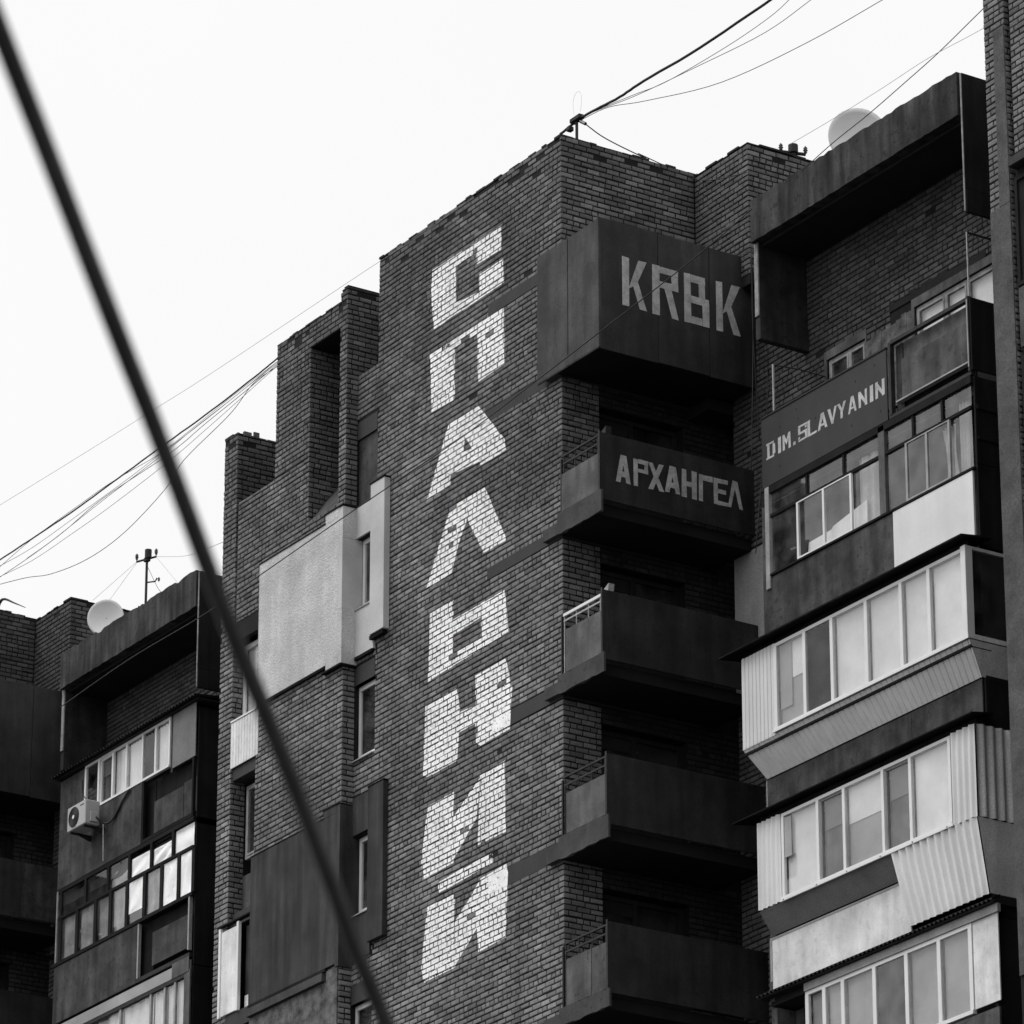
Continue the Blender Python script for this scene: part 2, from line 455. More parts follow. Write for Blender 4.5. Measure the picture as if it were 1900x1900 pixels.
CABLES = {
  'r1': [(-0.92, 0.6, 40.57), (-0.42, 0.6, 40.61), (0.07, 0.6, 40.59), (0.89, 0.6, 40.51), (1.61, 0.6, 40.5), (3.27, 0.6, 40.41), (5.4, 0.6, 40.41)],
  'r2': [(-0.84, 0.9, 40.89), (-0.33, 0.9, 40.84), (0.87, 0.9, 40.64), (1.88, 0.9, 40.47), (3.61, 0.9, 40.37), (4.83, 0.9, 40.38), (5.43, 0.9, 40.47)],
  'r3': [(-0.54, 0.7, 40.69), (-0.03, 0.7, 40.65), (1.23, 0.7, 40.42), (2.96, 0.7, 40.2), (4.95, 0.7, 39.98), (6.35, 0.7, 40.02)],
  'r4': [(-0.64, 0.8, 40.76), (0.25, 0.8, 40.64), (1.4, 0.8, 40.28), (3.56, 0.8, 39.7), (5.97, 0.8, 39.39), (8.12, 0.8, 39.26)],
  'r5': [(-0.28, 0.65, 40.53), (0.16, 0.65, 40.12), (0.64, 0.65, 39.75), (1.28, 0.65, 39.29), (2.22, 0.65, 38.65), (3.06, 0.65, 38.12), (3.74, 0.65, 37.75), (4.63, 0.65, 37.29)],
  'w1': [(4.75, 1.5, 37.79), (5.63, 1.5, 37.94), (6.55, 1.5, 38.04), (7.47, 1.5, 38.18), (8.38, 1.5, 38.33), (9.23, 1.5, 38.52), (9.67, 1.5, 38.62)],
  'w2': [(4.58, 1.4, 38.31), (5.83, 1.4, 38.27), (7.12, 1.4, 38.26), (8.25, 1.4, 38.27), (9.34, 1.4, 38.2), (9.88, 1.4, 38.17)],
  'l1': [(-8.86, -0.3, 39.14), (-9.74, -0.3, 39.07), (-11.33, -0.3, 38.98), (-12.97, -0.3, 38.93), (-14.85, -0.3, 38.87), (-16.33, -0.3, 38.82), (-17.7, -0.3, 38.81), (-19.86, -0.3, 38.82)],
  'l2': [(-8.81, -0.35, 38.97), (-10.02, -0.35, 38.86), (-11.43, -0.35, 38.75), (-12.75, -0.35, 38.63), (-15.34, -0.35, 38.62), (-16.87, -0.35, 38.47), (-18.3, -0.35, 38.41), (-19.73, -0.35, 38.4)],
  'l3': [(-8.7, -0.4, 38.89), (-9.57, -0.4, 38.87), (-10.4, -0.4, 38.57), (-12.09, -0.4, 38.26), (-12.74, -0.4, 37.93), (-14.3, -0.4, 37.58), (-15.76, -0.4, 37.52), (-17.24, -0.4, 37.7), (-18.31, -0.4, 37.97), (-19.62, -0.4, 38.24)],
  'l4': [(-8.62, -0.45, 38.94), (-10.07, -0.45, 38.82), (-11.65, -0.45, 38.72), (-13.08, -0.45, 38.6), (-15.17, -0.45, 38.49), (-17.11, -0.45, 38.36), (-18.22, -0.45, 38.33)],
  'l6': [(-8.74, -0.38, 38.97), (-9.8, -0.38, 38.91), (-11.38, -0.38, 38.8), (-13.0, -0.38, 38.73), (-14.89, -0.38, 38.81), (-16.18, -0.38, 38.79), (-18.16, -0.38, 38.73), (-19.68, -0.38, 38.58)],
  'l5': [(-2.36, -0.5, 39.53), (-3.49, -0.5, 39.47), (-5.42, -0.5, 39.51), (-10.8, -0.5, 39.56), (-13.1, -0.5, 39.62), (-16.02, -0.5, 39.71), (-19.55, -0.5, 39.84)],
  'front': [(-16.59, -0.45, 34.77), (-13.9, -0.45, 34.89), (-11.28, -0.45, 34.87), (-9.83, -0.45, 34.94), (-6.72, -0.45, 35.08), (-4.58, -0.45, 35.16), (-3.17, -0.45, 35.21), (-1.88, -0.45, 35.27), (0.05, -0.45, 35.44), (0.95, -0.45, 35.52), (3.36, -0.45, 35.74), (4.87, -0.45, 35.9), (6.08, -0.45, 36.08)],
}
FLOORS = [24.68, 27.46, 30.24, 33.02, 35.80]           # tops of the floor slabs
m_ = .012

def ragged_edge(mb, axis, c, u0, u1, z, depth, seed):
    R = random.Random(seed); u = u0
    while u < u1:
        q = min(u1, u + R.uniform(.12, .34)); h = R.uniform(.006, .045)
        if axis == 'x': mb.box(u, q - .002, c - R.uniform(-.012, .02), c + depth, z, z + h)
        else: mb.box(c - depth, c + R.uniform(-.012, .02), u, q - .002, z, z + h)
        u = q

def polygon_sheet(pieces, to3, step=.0006):
    mb = MB()
    for i, pc in enumerate(pieces):
        mb.add([to3(p[0], p[1], i * step) for p in pc], [tuple(range(len(pc)))])
    return mb

# letters as bold painted strokes in a unit cell
GL = {
 'K': [[(0, 0), (.28, 0), (.28, 1), (0, 1)], [(.25, .36), (.58, .50), (1, 1), (.66, 1)], [(.36, .56), (.60, .60), (1, 0), (.70, 0)]],
 'R': [[(0, 0), (.28, 0), (.28, 1), (0, 1)], [(.28, .86), (1, .86), (1, 1), (.28, 1)], [(.74, .60), (1, .56), (1, .86), (.74, .86)], [(.28, .56), (1, .56), (1, .70), (.28, .70)], [(.46, .56), (.74, .56), (1, 0), (.74, 0)]],
 'B': [[(0, 0), (.27, 0), (.27, 1), (0, 1)], [(.27, .84), (.84, .84), (.84, 1), (.27, 1)], [(.58, .56), (.84, .56), (.84, .84), (.58, .84)], [(.27, .42), (1, .42), (1, .56), (.27, .56)], [(.72, .0), (1, .0), (1, .42), (.72, .42)], [(.27, 0), (.72, 0), (.72, .15), (.27, .15)]],
 'А': [[(0, 0), (.30, 0), (.62, 1), (.30, 1)], [(.38, 1), (.70, 1), (1, 0), (.70, 0)], [(.2, .20), (.8, .20), (.76, .40), (.24, .40)]],
 'Р': [[(0, 0), (.30, 0), (.30, 1), (0, 1)], [(.30, .84), (1, .84), (1, 1), (.30, 1)], [(.74, .52), (1, .52), (1, .84), (.74, .84)], [(.30, .52), (1, .52), (1, .66), (.30, .66)]],
 'Х': [[(0, 0), (.30, 0), (1, 1), (.70, 1)], [(0, 1), (.30, 1), (1, 0), (.70, 0)]],
 'Н': [[(0, 0), (.32, 0), (.32, 1), (0, 1)], [(.68, 0), (1, 0), (1, 1), (.68, 1)], [(.32, .40), (.68, .40), (.68, .58), (.32, .58)]],
 'Г': [[(0, 0), (.30, 0), (.30, 1), (0, 1)], [(.30, .80), (1, .80), (1, 1), (.30, 1)]],
 'Е': [[(0, 0), (.28, 0), (.28, 1), (0, 1)], [(.28, .84), (1, .84), (1, 1), (.28, 1)], [(.28, .44), (.85, .44), (.85, .60), (.28, .60)], [(.28, 0), (1, 0), (1, .16), (.28, .16)]],
 'Л': [[(0, 0), (.24, 0), (.60, 1), (.34, 1)], [(.40, 1), (.66, 1), (1, 0), (.76, 0)]],
 'D': [[(.1, 0), (.38, 0), (.38, 1), (.1, 1)], [(0, .88), (.85, .88), (.85, 1), (0, 1)], [(0, 0), (.85, 0), (.85, .12), (0, .12)], [(.72, .1), (1, .2), (1, .8), (.72, .9)]],
 'I': [[(.0, 0), (1, 0), (1, 1), (0, 1)]],
 'M': [[(0, 0), (.26, 0), (.26, 1), (0, 1)], [(.74, 0), (1, 0), (1, 1), (.74, 1)], [(.24, 1), (.24, .62), (.5, .28), (.5, .62)], [(.76, 1), (.5, .62), (.5, .28), (.76, .62)]],
 '.': [[(0, 0), (1, 0), (1, .2), (0, .2)]],
 'S': [[(0, .86), (1, .86), (1, 1), (0, 1)], [(0, .48), (.24, .48), (.24, .86), (0, .86)], [(0, .44), (1, .44), (1, .58), (.24, .58)], [(.76, .14), (1, .14), (1, .44), (.76, .44)], [(0, 0), (1, 0), (1, .14), (0, .14)], [(.78, .68), (1, .68), (1, .86), (.78, .86)], [(0, .14), (.22, .14), (.22, .30), (0, .30)]],
 'L': [[(0, 0), (.28, 0), (.28, 1), (0, 1)], [(.28, 0), (1, 0), (1, .16), (.28, .16)]],
 'A': [[(0, 0), (.24, 0), (.60, 1), (.36, 1)], [(.40, 1), (.64, 1), (1, 0), (.76, 0)], [(.22, .2), (.78, .2), (.72, .34), (.28, .34)]],
 'V': [[(0, 1), (.26, 1), (.62, 0), (.38, 0)], [(.74, 1), (1, 1), (.62, 0), (.40, 0)]],
 'Y': [[(0, 1), (.28, 1), (.60, .42), (.38, .42)], [(.72, 1), (1, 1), (.64, .42), (.42, .42)], [(.37, 0), (.63, 0), (.63, .44), (.37, .44)]],
 'N': [[(0, 0), (.28, 0), (.28, 1), (0, 1)], [(.72, 0), (1, 0), (1, 1), (.72, 1)], [(.2, 1), (.2, .66), (.8, 0), (.8, .34)]],
}
def letters(txt, boxes, to3, parent, mat, seed=1):
    R = random.Random(seed)
    for ch, (u0, u1, z0, z1) in zip(txt, boxes):
        pcs = [[(u0 + (u1 - u0) * x + R.uniform(-.006, .006), z0 + (z1 - z0) * y + R.uniform(-.006, .006)) for x, y in pc] for pc in GL[ch]]
        part('painted_letter', polygon_sheet(pcs, to3), mat, parent, label='pale painted letter ' + ch if ch != '.' else 'pale painted full stop')

# ------------------------------------------------------------------ corner balconies
def balcony(root, X, Yo, zb, zt, xf, lz0, lz1, lx0, kind, label, seed):
    """X, Yo: corner of the brick block; zb..zt: front panel; xf: how far it juts out; lz, lx: end panel"""
    h = holder('balcony', root, label)
    R = random.Random(seed)
    u = zb + .03 if kind == 'box' else zb - .23
    xe = xf - .04 if kind == 'box' else xf - .10
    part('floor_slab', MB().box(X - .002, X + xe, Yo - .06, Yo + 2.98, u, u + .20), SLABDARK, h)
    nose = MB().box(X - .44 + seed % 3 * .04, X - .002, Yo - .10, Yo + .06, u + .002, u + .20)
    part('slab_nose', nose, SLAB, h)
    if kind != 'box':
        N = 12; mb = MB(); x1 = xf + .09                            # crumbling fascia along the end of the slab
        for y in (Yo - .10, Yo - .061):
            for i in range(N + 1):
                x = X + .001 + x1 * i / N
                mb.v += [(x, y, u - (R.uniform(0, .03) if i else 0)), (x, y, lz0 - .025 + R.uniform(-.012, .008))]
        o = 2 * (N + 1)
        for i in range(N):
            a = 2 * i
            mb.f += [(a, a + 2, a + 3, a + 1), (o + a, o + a + 1, o + a + 3, o + a + 2), (a + 1, a + 3, o + a + 3, o + a + 1), (a, o + a, o + a + 2, a + 2)]; mb.t += [1] * 4
        mb.f += [(2 * N, o + 2 * N, o + 2 * N + 1, 2 * N + 1)]; mb.t += [1]
        part('slab_fascia', mb, SLAB, h)
    if kind == 'box':                                               # boxed-in with sheets up to the top
        zl = zb + .02
        for a, b in ((-.52, .395), (.415, xf - .01)):
            part('end_sheet', MB().cbox(X + a, X + b, Yo - .145, Yo - .115, zl - .02, zt - .02, .004), P_BOX, h)
        part('base_flange', MB().box(X - .50, X + xf, Yo - .150, Yo - .1455, zb + .02, zb + .20), P_BOX, h)
        ys = [-.13, 1.03, 2.06, 3.0]
        for a, b in zip(ys[:-1], ys[1:]):
            part('front_sheet', MB().cbox(X + xf - .03, X + xf, Yo + a + .011, Yo + b - .011, zb + R.uniform(-.02, .01), zt + R.uniform(-.01, .012), .004), P_BLACK, h)
        part('corner_post', MB().cbox(X + xf - .035, X + xf + .006, Yo - .152, Yo - .105, zb + .01, zt + .01, .004), P_BOX, h)
        part('roof_sheet', MB().box(X - .5, X + xf - .03, Yo - .11, Yo + 2.9, zt - .03, zt - .012), TAR, h)
        mb = MB()
        for y in (1.03, 2.06): mb.box(X + xf - .02, X + xf - .004, Yo + y - .012, Yo + y + .012, zb, zt)
        part('seam', mb, DARK, h)
        part('end_seam', MB().box(X + .40, X + .41, Yo - .13, Yo - .12, zb, zt - .03), DARK, h)
        return h
    # front panel
    part('front_panel', MB().cbox(X + xf - .03, X + xf, Yo - .06, Yo + 2.99, zb, zt, .005), P_BLACK, h)
    mb = MB().box(X + xf - .05, X + xf - .031, Yo + .0, Yo + 2.95, zt - .05, zt - .01).box(X + xf - .05, X + xf - .031, Yo, Yo + 2.95, zb + .3, zb + .34)
    part('frame_rail', mb, IRON, h)
    if kind == 'two_sheets':
        mid = lx0 + (xf - .03 - lx0) * .62
        for a, b in ((lx0, mid - .008), (mid + .008, xf - .04)):
            part('end_panel', MB().cbox(X + a, X + b, Yo - .055, Yo - .035, lz0, lz1 + R.uniform(-.02, .02), .004), P_MID, h)
    else:
        part('end_panel', MB().cbox(X + lx0, X + xf - .045, Yo - .055, Yo - .035, lz0, lz1, .004), P_LIGHT, h)
    # rails above the end panel
    rm = GALV if kind == 'white_rail' else IRON
    r1, r2 = zt - .03, zt - .17
    x1 = X + xf - .04
    if kind == 'white_rail':
        part('handrail', MB().cbox(X + .10, x1, Yo - .062, Yo - .03, r1 - .085, r1 - .03, .006), FRAME_W, h)
    else:
        part('handrail', MB().box(X + .04, x1, Yo - .055, Yo - .025, r1 - .03, r1), rm, h)
    part('lower_rail', MB().box(X + .10, x1, Yo - .05, Yo - .032, r2 - .03, r2), rm, h)
    for k in range(4):
        xx = X + .12 + (xf - .2) * k / 3
        part('baluster', MB().box(xx - .008, xx + .008, Yo - .049, Yo - .033, lz0, r1 - .03), rm, h)
    part('wall_post', MB().box(X + .02, X + .05, Yo - .05, Yo - .02, u + .2, r1 - .05), IRON, h)
    part('corner_post', MB().box(X + xf - .04, X + xf + .004, Yo - .068, Yo - .061, zb + .02, zt + .03), IRON, h)
    if kind in ('white_rail', 'letters'):                           # bent sheet corner over the front panel
        part('bent_bracket', MB().prism([(X + xf - .02, zt), (X + xf + .0, zt), (X + xf + .02, zt + .12), (X + xf - .12, zt + .06)], 1, Yo + .05, Yo + .16), FRAME_G if kind == 'white_rail' else IRON, h)
    return h
SLABDARK = M('slab_near_black', .006, .4, 2.0, .95)  # much darker concrete than the slab nose and fascia
P_BOX = M('panel_box_grey', .040, .45, 1.6, .7, streak=.45, spots=.25, fine=.25)

def niche_fittings(root, X, Yo, tops):
    for s in tops:
        h = holder('balcony_door', root)
        y0, y1, z0, z1 = Yo + .74, Yo + 2.43, s + .02, s + 2.18
        part('frame', MB().box(X - .26, X - .20, y0, y0 + .07, z0, z1).box(X - .26, X - .20, y1 - .07, y1, z0, z1).box(X - .26, X - .20, y0 + .07, y1 - .07, z1 - .08, z1)
             .box(X - .26, X - .20, y0 + .72, y0 + .80, z0, z1 - .08).box(X - .26, X - .20, y0 + .80, y1 - .07, z0 + .72, z0 + .80), DOOR, h)
        part('door_leaf', MB().cbox(X - .25, X - .215, y0 + .072, y0 + .718, z0, z0 + .8, .004), DOOR, h)
        part('door_top_panel', MB().cbox(X - .25, X - .225, y0 + .072, y0 + .718, z1 - .3, z1 - .082, .004), DOOR, h)
        part('pane', MB().box(X - .24, X - .232, y0 + .072, y0 + .718, z0 + .802, z1 - .302), GLASS_D, h)
        part('pane', MB().box(X - .24, X - .232, y0 + .802, y1 - .072, z0 + .802, z1 - .082), GLASS_D, h)
        part('wall_under_window', MB().box(X - .255, X - .205, y0 + .802, y1 - .072, z0, z0 + .718), DOOR, h)

def window(root, x0, x1, yp, z0, z1, fm=None, label=None, sill=True, mull=None, pane_backing=False, sx=(0, 0), gl=None):
    """wall window in a recess, frame plane at yp, facing -Y"""
    fm = fm or FRAME_W
    h = holder('window', root, label)
    t = .055
    part('frame', MB().box(x0, x0 + t, yp, yp + .06, z0, z1).box(x1 - t, x1, yp, yp + .06, z0, z1)
         .box(x0 + t, x1 - t, yp, yp + .06, z0, z0 + t).box(x0 + t, x1 - t, yp, yp + .06, z1 - t, z1), fm, h)
    xs = [x0 + t] + list(mull or []) + [x1 - t]
    for i in range(len(xs) - 1):
        a = xs[i] + (.03 if i else 0); b = xs[i + 1] - (.03 if i < len(xs) - 2 else 0)
        part('sash', MB().box(a, a + .035, yp - .012, yp + .03, z0 + t, z1 - t).box(b - .035, b, yp - .012, yp + .03, z0 + t, z1 - t)
             .box(a + .035, b - .035, yp - .012, yp + .03, z0 + t, z0 + t + .035).box(a + .035, b - .035, yp - .012, yp + .03, z1 - t - .035, z1 - t), fm, h)
        part('pane', MB().box(a + .035, b - .035, yp + .012, yp + .018, z0 + t + .035, z1 - t - .035), gl or GLASS, h)
        if i < len(xs) - 2: part('mullion', MB().box(xs[i + 1] - .028, xs[i + 1] + .028, yp - .004, yp + .05, z0 + t, z1 - t), fm, h)
    if pane_backing: part('pane_backing', MB().box(x0 + t, x1 - t, yp + .08, yp + .09, z0 + t, z1 - t), BACKING_W, h)
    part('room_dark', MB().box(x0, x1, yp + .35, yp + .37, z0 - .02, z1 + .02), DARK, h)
    if sill: part('sill', MB().prism([(yp - .012, z0 + .004), (yp - .012, z0 - .016), (-.06 + sill_y, z0 - .05), (-.06 + sill_y, z0 - .03)], 0, x0 - sx[0], x1 + sx[1]), FRAME_G, h)
    return h
sill_y = 0.0

# ================================================================== 1 the brick block with the tall painted word
def build_center():
    root = thing('brick_apartment_block', 'dark brick apartment block with tall white letters painted down its wall', 'apartment block', (-3.0, 0.0, 0.0))
    W = MB()
    D = 9.0
    W.box(-5.85, -.302, m_, D, 0, 39.98)
    W.box(-.30, -m_, m_, .738, 0, 39.98)
    W.box(-.30, -m_, 2.432, D, 0, 39.98)
    zc = 0
    for s in FLOORS[:4] + [None]:                                   # door openings of the corner niche
        top = 39.98 if s is None else s + .02
        W.box(-.30, -m_, .74, 2.43, zc, top)
        if s is not None: zc = s + 2.2
    W.box(-6.58, -5.852, .34, D, 0, 37.96)
    wins = [(25.25, 26.45), (28.02, 29.40), (30.80, 32.16), (33.57, 34.86), (35.40, 36.75)]
    zc = 0
    for a, b in wins + [(37.96, 0)]:
        W.box(-6.58, -5.852, m_, .338, zc, a); zc = b
    # chunk of flue walls left of it
    W.box(-9.0, -7.8 - m_, -.24 + m_, 2.4, 36.80, 39.42)
    W.box(-6.77, -6.53 - m_, -.24 + m_, 1.2, 35.6, 39.63)
    W.box(-7.8 - m_ + .002, -6.772, -.24 + m_, 1.2, 38.98, 39.42)
    W.box(-7.8 - m_ + .002, -6.772, .62, 1.2, 35.3, 38.978)
    W.box(-9.5, -6.53 - m_, -.24 + m_, 2.3, 0, 35.598)
    W.box(-10.31, -9.502, -.24 + m_, 2.3, 34.13, 36.798)
    W.box(-9.5, -7.8 - m_, -.24 + m_, 2.3, 35.6, 36.798)
    W.box(-10.40, -9.502, .30, 2.3, 0, 34.128)
    W.box(-10.85, -10.38 - m_, -.24 + m_, 2.4, 0, 38.22)
    W.box(-5, 1.57 - m_, 2.72 + m_, D, 37.35, 39.93)
    wall = part('brick_wall', W, MORTAR, root)
    BW = Brickwork(root, wall, 5)
    bands = [(-2.26, .01, 37.52, 37.74), (-2.32, .01, 35.57, 35.79), (-2.28, .01, 32.73, 32.93), (-2.12, .01, 29.96, 30.22), (-2.22, .01, 27.24, 27.55), (-1.9, .01, 24.44, 24.68)]
    BW.wall_face('-Y', 0.0, -5.85, 0.0, 22.0, 40.0, bands, ragged=True, letters=True, skip=.0006)
    BW.wall_face('-Y', 0.0, -6.55, -5.85, 22.0, 38.0, [(-7, -5, a - .02, b + .34) for a, b in wins] + [(-7, -5, 32.9, 35.6), (-7, -5, 27.6, 30.1)])
    hole = (-7.8, -6.77, 35.62, 38.98)
    BW.wall_face('-Y', -.24, -9.0, -6.53, 36.82, 39.44, [hole], ragged=True)
    BW.wall_face('-Y', -.24, -10.30, -6.53, 34.49, 36.82, [hole, (-9.3, -6.5, 34.49, 35.25)])
    BW.wall_face('-Y', -.24, -9.5, -6.53, 22.0, 34.49, [(-9.3, -6.5, 32.7, 35.3), (-9.6, -6.5, 27.2, 29.80)])
    BW.wall_face('-Y', -.24, -6.77, -6.53, 39.44, 39.65, ragged=True)
    BW.wall_face('+X', -6.53, -.24, 0.0, 22.0, 38.0, [(-1, 1, 32.7, 35.4), (-1, 1, 27.2, 29.9)])
    BW.wall_face('+X', -6.53, -.24, 1.2, 38.0, 39.65, ragged=True)
    BW.wall_face('+X', -7.8, -.24, .61, 35.6, 38.97)
    BW.wall_face('-Y', -.24, -10.85, -10.38, 22.0, 38.24, ragged=True)
    BW.wall_face('+X', -10.38, -.24, .95, 36.84, 38.24, ragged=True)
    BW.wall_face('+X', -10.38, -.24, .06, 22.0, 36.83)
    doors = [(.74, 2.43, s + .02, s + 2.2) for s in FLOORS[:4]]
    BW.wall_face('+X', 0.0, 0.0, .74, 22.0, 37.4, doors + [(-1, 4, b[2], b[3]) for b in bands[1:]])
    BW.wall_face('+X', 0.0, .76, 3.58, 22.0, 37.4, doors + [(-1, 4, b[2], b[3]) for b in bands[1:]], dark=.20)   # shade inside the balcony niche put into the brick tone
    BW.wall_face('+X', 0.0, 0.0, 2.71, 37.4, 40.0, ragged=True)
    BW.wall_face('-Y', 2.72, 0.01, 1.57, 37.5, 39.95, ragged=True)
    BW.wall_face('+X', 1.57, 2.72, 7.0, 37.5, 39.95, ragged=True)
    BW.wall_face('-Y', 3.6, 0.02, .70, 22.0, 35.5, dark=.20)  # back of the niche, its shade also put into the tone
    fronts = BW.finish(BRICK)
    # rough tops
    for k, a in enumerate((('x', 0.0, -5.85, 0.0, 39.99, .25), ('y', 0.0, .25, 2.9, 39.99, .25), ('x', -.24, -9.0, -6.77, 39.425, .3),
                           ('x', 2.72, .02, 1.57, 39.94, .25), ('y', 1.57, 2.97, 7, 39.94, .25), ('x', -.24, -10.85, -10.38, 38.225, .3))):
        E_ = MB(); ragged_edge(E_, *a, k + 1)
        part('rough_wall_top', E_, TAR, root, kind='stuff')
    for b in ((-10.45, -10.39, -.1, .06, 38.22, 38.30), (-10.42, -10.385, .1, .22, 38.23, 38.33)):
        part('loose_brick', MB().cbox(*b, .005), BRICK, root)
    part('mortar_cap', MB().cbox(-6.74, -6.54, -.235, 1.1, 39.635, 39.69, .015), TAR, root)
    part('mortar_cap', MB().cbox(-6.70, -6.56, -.22, .6, 39.69, 39.73, .015), TAR, root)
    # concrete bands at the floors
    for a, b, c, d in bands:
        part('floor_band', MB().box(a, -.003, -.004, .3, c, d).box(-.0025, .004, -.004, 2.7 if c < 37 else .0, c, d), BAND, root)
    # the painted word
    for ch, pcs in LETTERS:
        mb = MB(); R = random.Random(ord(ch))
        for fr in fronts:
            xs = [p[0] for p in fr]; zs = [p[2] for p in fr]
            if R.random() < .012: continue
            for pc in pcs:
                px = [q[0] for q in pc]; pz = [q[1] for q in pc]
                if max(xs) < min(px) or min(xs) > max(px) or max(zs) < min(pz) or min(zs) > max(pz): continue
                g = clip(fr, [(q[0] + R.uniform(-.016, .016), q[1] + R.uniform(-.008, .008)) for q in pc])
                if g:
                    y = fr[0][1] - .0016
                    mb.add([(p[0], y, p[1]) for p in g], [tuple(range(len(g)))])
        jm = MB()
        for i, pc in enumerate(pcs): jm.add([(q[0], m_ - .0012 - i * .0004, q[1]) for q in pc], [tuple(range(len(pc)))])
        part('paint_in_joints', jm, PAINT_J, root)
        for b in bands[1:]:
            fr = [(b[0], 0, b[2]), (-.1, 0, b[2]), (-.1, 0, b[3]), (b[0], 0, b[3])]
            for pc in pcs:
                g = clip(fr, pc)
                if g: mb.add([(p[0], -.0055, p[1]) for p in g], [tuple(range(len(g)))])
        part('painted_letter', mb, PAINT, root, label='white painted letter %s on the brick wall' % ch)
    # wall windows beside the flue
    global sill_y
    for i, (a, b) in enumerate(wins):
        lab = [None, 'narrow white framed window in the dark grey plaster', None, 'narrow white framed window in the pale plaster', None][i]
        if i == 4:
            part('lintel', MB().box(-6.52, -5.86, -.003, .3, b, b + .33), BAND, root)
            part('blind_panel', MB().cbox(-6.52, -5.86, .03, .06, a - .1, b - .003, .004), P_GREY, root)
            continue
        window(root, -6.56 if i in (0, 2, 4) else -6.47, -5.86, .10, a, b, FRAME_W if i != 4 else FRAME_B, lab, sx=(0, .0))
        if i in (0, 2, 4): part('lintel', MB().box(-6.52, -5.86, -.003, .3, b, b + .33), BAND, root)
    # window column at the left edge
    part('lintel', MB().box(-10.37, -9.50, -.12, .29, 34.13, 34.47), BAND, root)
    window(root, -10.39, -9.51, -.02, 32.64, 34.10, FRAME_W, 'white framed window over ribbed white panel', sill=False, pane_backing=True)
    rp = holder('ribbed_panel', root, 'white ribbed panel under a window')
    part('backing', MB().box(-10.39, -9.42, -.222, -.2, 31.74, 32.60), DARK, rp)
    for k in range(10):
        part('rib', MB().cbox(-10.39 + k * .098, -10.39 + k * .098 + .088, -.245, -.223, 31.74, 32.60, .004), P_WORN, rp)
    part('sill', MB().box(-10.39, -9.5, -.26, -.02, 32.605, 32.635), FRAME_W, root)
    part('lintel', MB().box(-10.39, -9.47, -.20, .29, 31.52, 31.735), BAND, root)
    window(root, -10.25, -9.52, .02, 30.06, 31.42, FRAME_WOOD, 'old window with dark wooden frame', sill=False, mull=[-9.75], gl=GLASS_D)
    part('panel_under_window', MB().cbox(-10.30, -9.78, .0, .04, 29.12, 29.76, .004), P_MID, root)
    part('panel_under_window', MB().cbox(-9.77, -9.53, .0, .04, 29.12, 29.76, .004), P_MID, root)
    part('lintel', MB().box(-10.37, -9.54, -.14, .29, 28.82, 29.06), BAND, root)
    part('door_frame', MB().cbox(-10.60, -10.53, -.285, -.22, 27.18, 28.82, .006), FRAME_W, root)
    part('door_frame', MB().cbox(-9.97, -9.90, -.285, -.22, 27.18, 28.80, .006), FRAME_W, root)
    part('white_door', MB().cbox(-10.525, -9.975, -.265, -.235, 27.2, 28.74, .006), P_WORN, root, label='tall white balcony door')
    part('door_head', MB().cbox(-10.62, -9.5, -.30, -.20, 28.825, 28.86, .006), P_SHEET, root)
    part('door_panel', MB().cbox(-9.895, -9.55, -.13, -.1, 27.46, 28.72, .004), P_GREY, root)
    part('door_panel', MB().cbox(-9.895, -9.55, -.14, -.1, 27.2, 27.455, .004), P_WORN, root)
    part('lintel', MB().box(-10.5, -9.5, -.235, .29, 26.9, 27.19), BAND, root)
    # plaster jackets
    h = holder('pale_plaster_jacket', root, 'pale roughcast plaster panel around one flat')
    def pieces(name, mat, bs):
        for b in bs: part(name, MB().box(*b), mat, h)
    pieces('front_plaster', PLASTER, [(-9.36, -6.60, -.31, -.235, 32.64, 35.28), (-7.06, -6.5995, -.3125, -.24, 35.282, 35.45), (-7.0, -6.598, -.3115, -.24, 32.52, 32.638),
                                      (-6.599, -6.475, -.309, -.0, 32.53, 33.55), (-6.599, -6.475, -.309, -.0, 34.86, 35.44)])
    part('side_plaster', MB().box(-6.598, -6.48, -.3105, .1, 33.551, 34.859), PLASTER_S, h)
    pieces('window_plaster', PLASTER_S, [(-6.474, -5.861, -.04, .0, 32.66, 33.54), (-6.474, -5.861, -.04, .0, 34.87, 35.44)])
    part('edge_plaster', MB().cbox(-5.86, -5.40, -.125, -.002, 32.87, 35.66, .006), PLASTER_S, h)
    pieces('flashing', P_SHEET, [(-9.36, -7.06, -.325, -.24, 35.282, 35.30), (-7.08, -6.45, -.33, .0, 35.452, 35.475), (-5.88, -5.38, -.14, .0, 35.662, 35.685),
                                 (-9.3, -7.0, -.30, -.24, 32.60, 32.638), (-7.1, -6.45, -.34, .0, 32.485, 32.518), (-6.459, -5.88, -.06, -.002, 32.60, 32.655), (-5.90, -5.46, -.10, -.002, 32.80, 32.868)])
    h = holder('dark_plaster_jacket', root, 'dark grey plaster panel around the flat two floors below')
    pieces('front_plaster', PLASTER_D, [(-9.50, -6.60, -.29, -.235, 27.16, 29.84), (-7.02, -6.5995, -.2925, -.24, 29.842, 29.98), (-6.599, -6.48, -.289, .1, 27.1, 29.97)])
    pieces('window_plaster', PLASTER_D, [(-6.479, -5.881, -.04, .0, 27.2, 28.0), (-6.479, -5.881, -.04, .0, 29.42, 30.10)])
    part('edge_plaster', MB().cbox(-5.88, -5.38, -.10, -.002, 27.38, 30.12, .006), PLASTER_D, h)
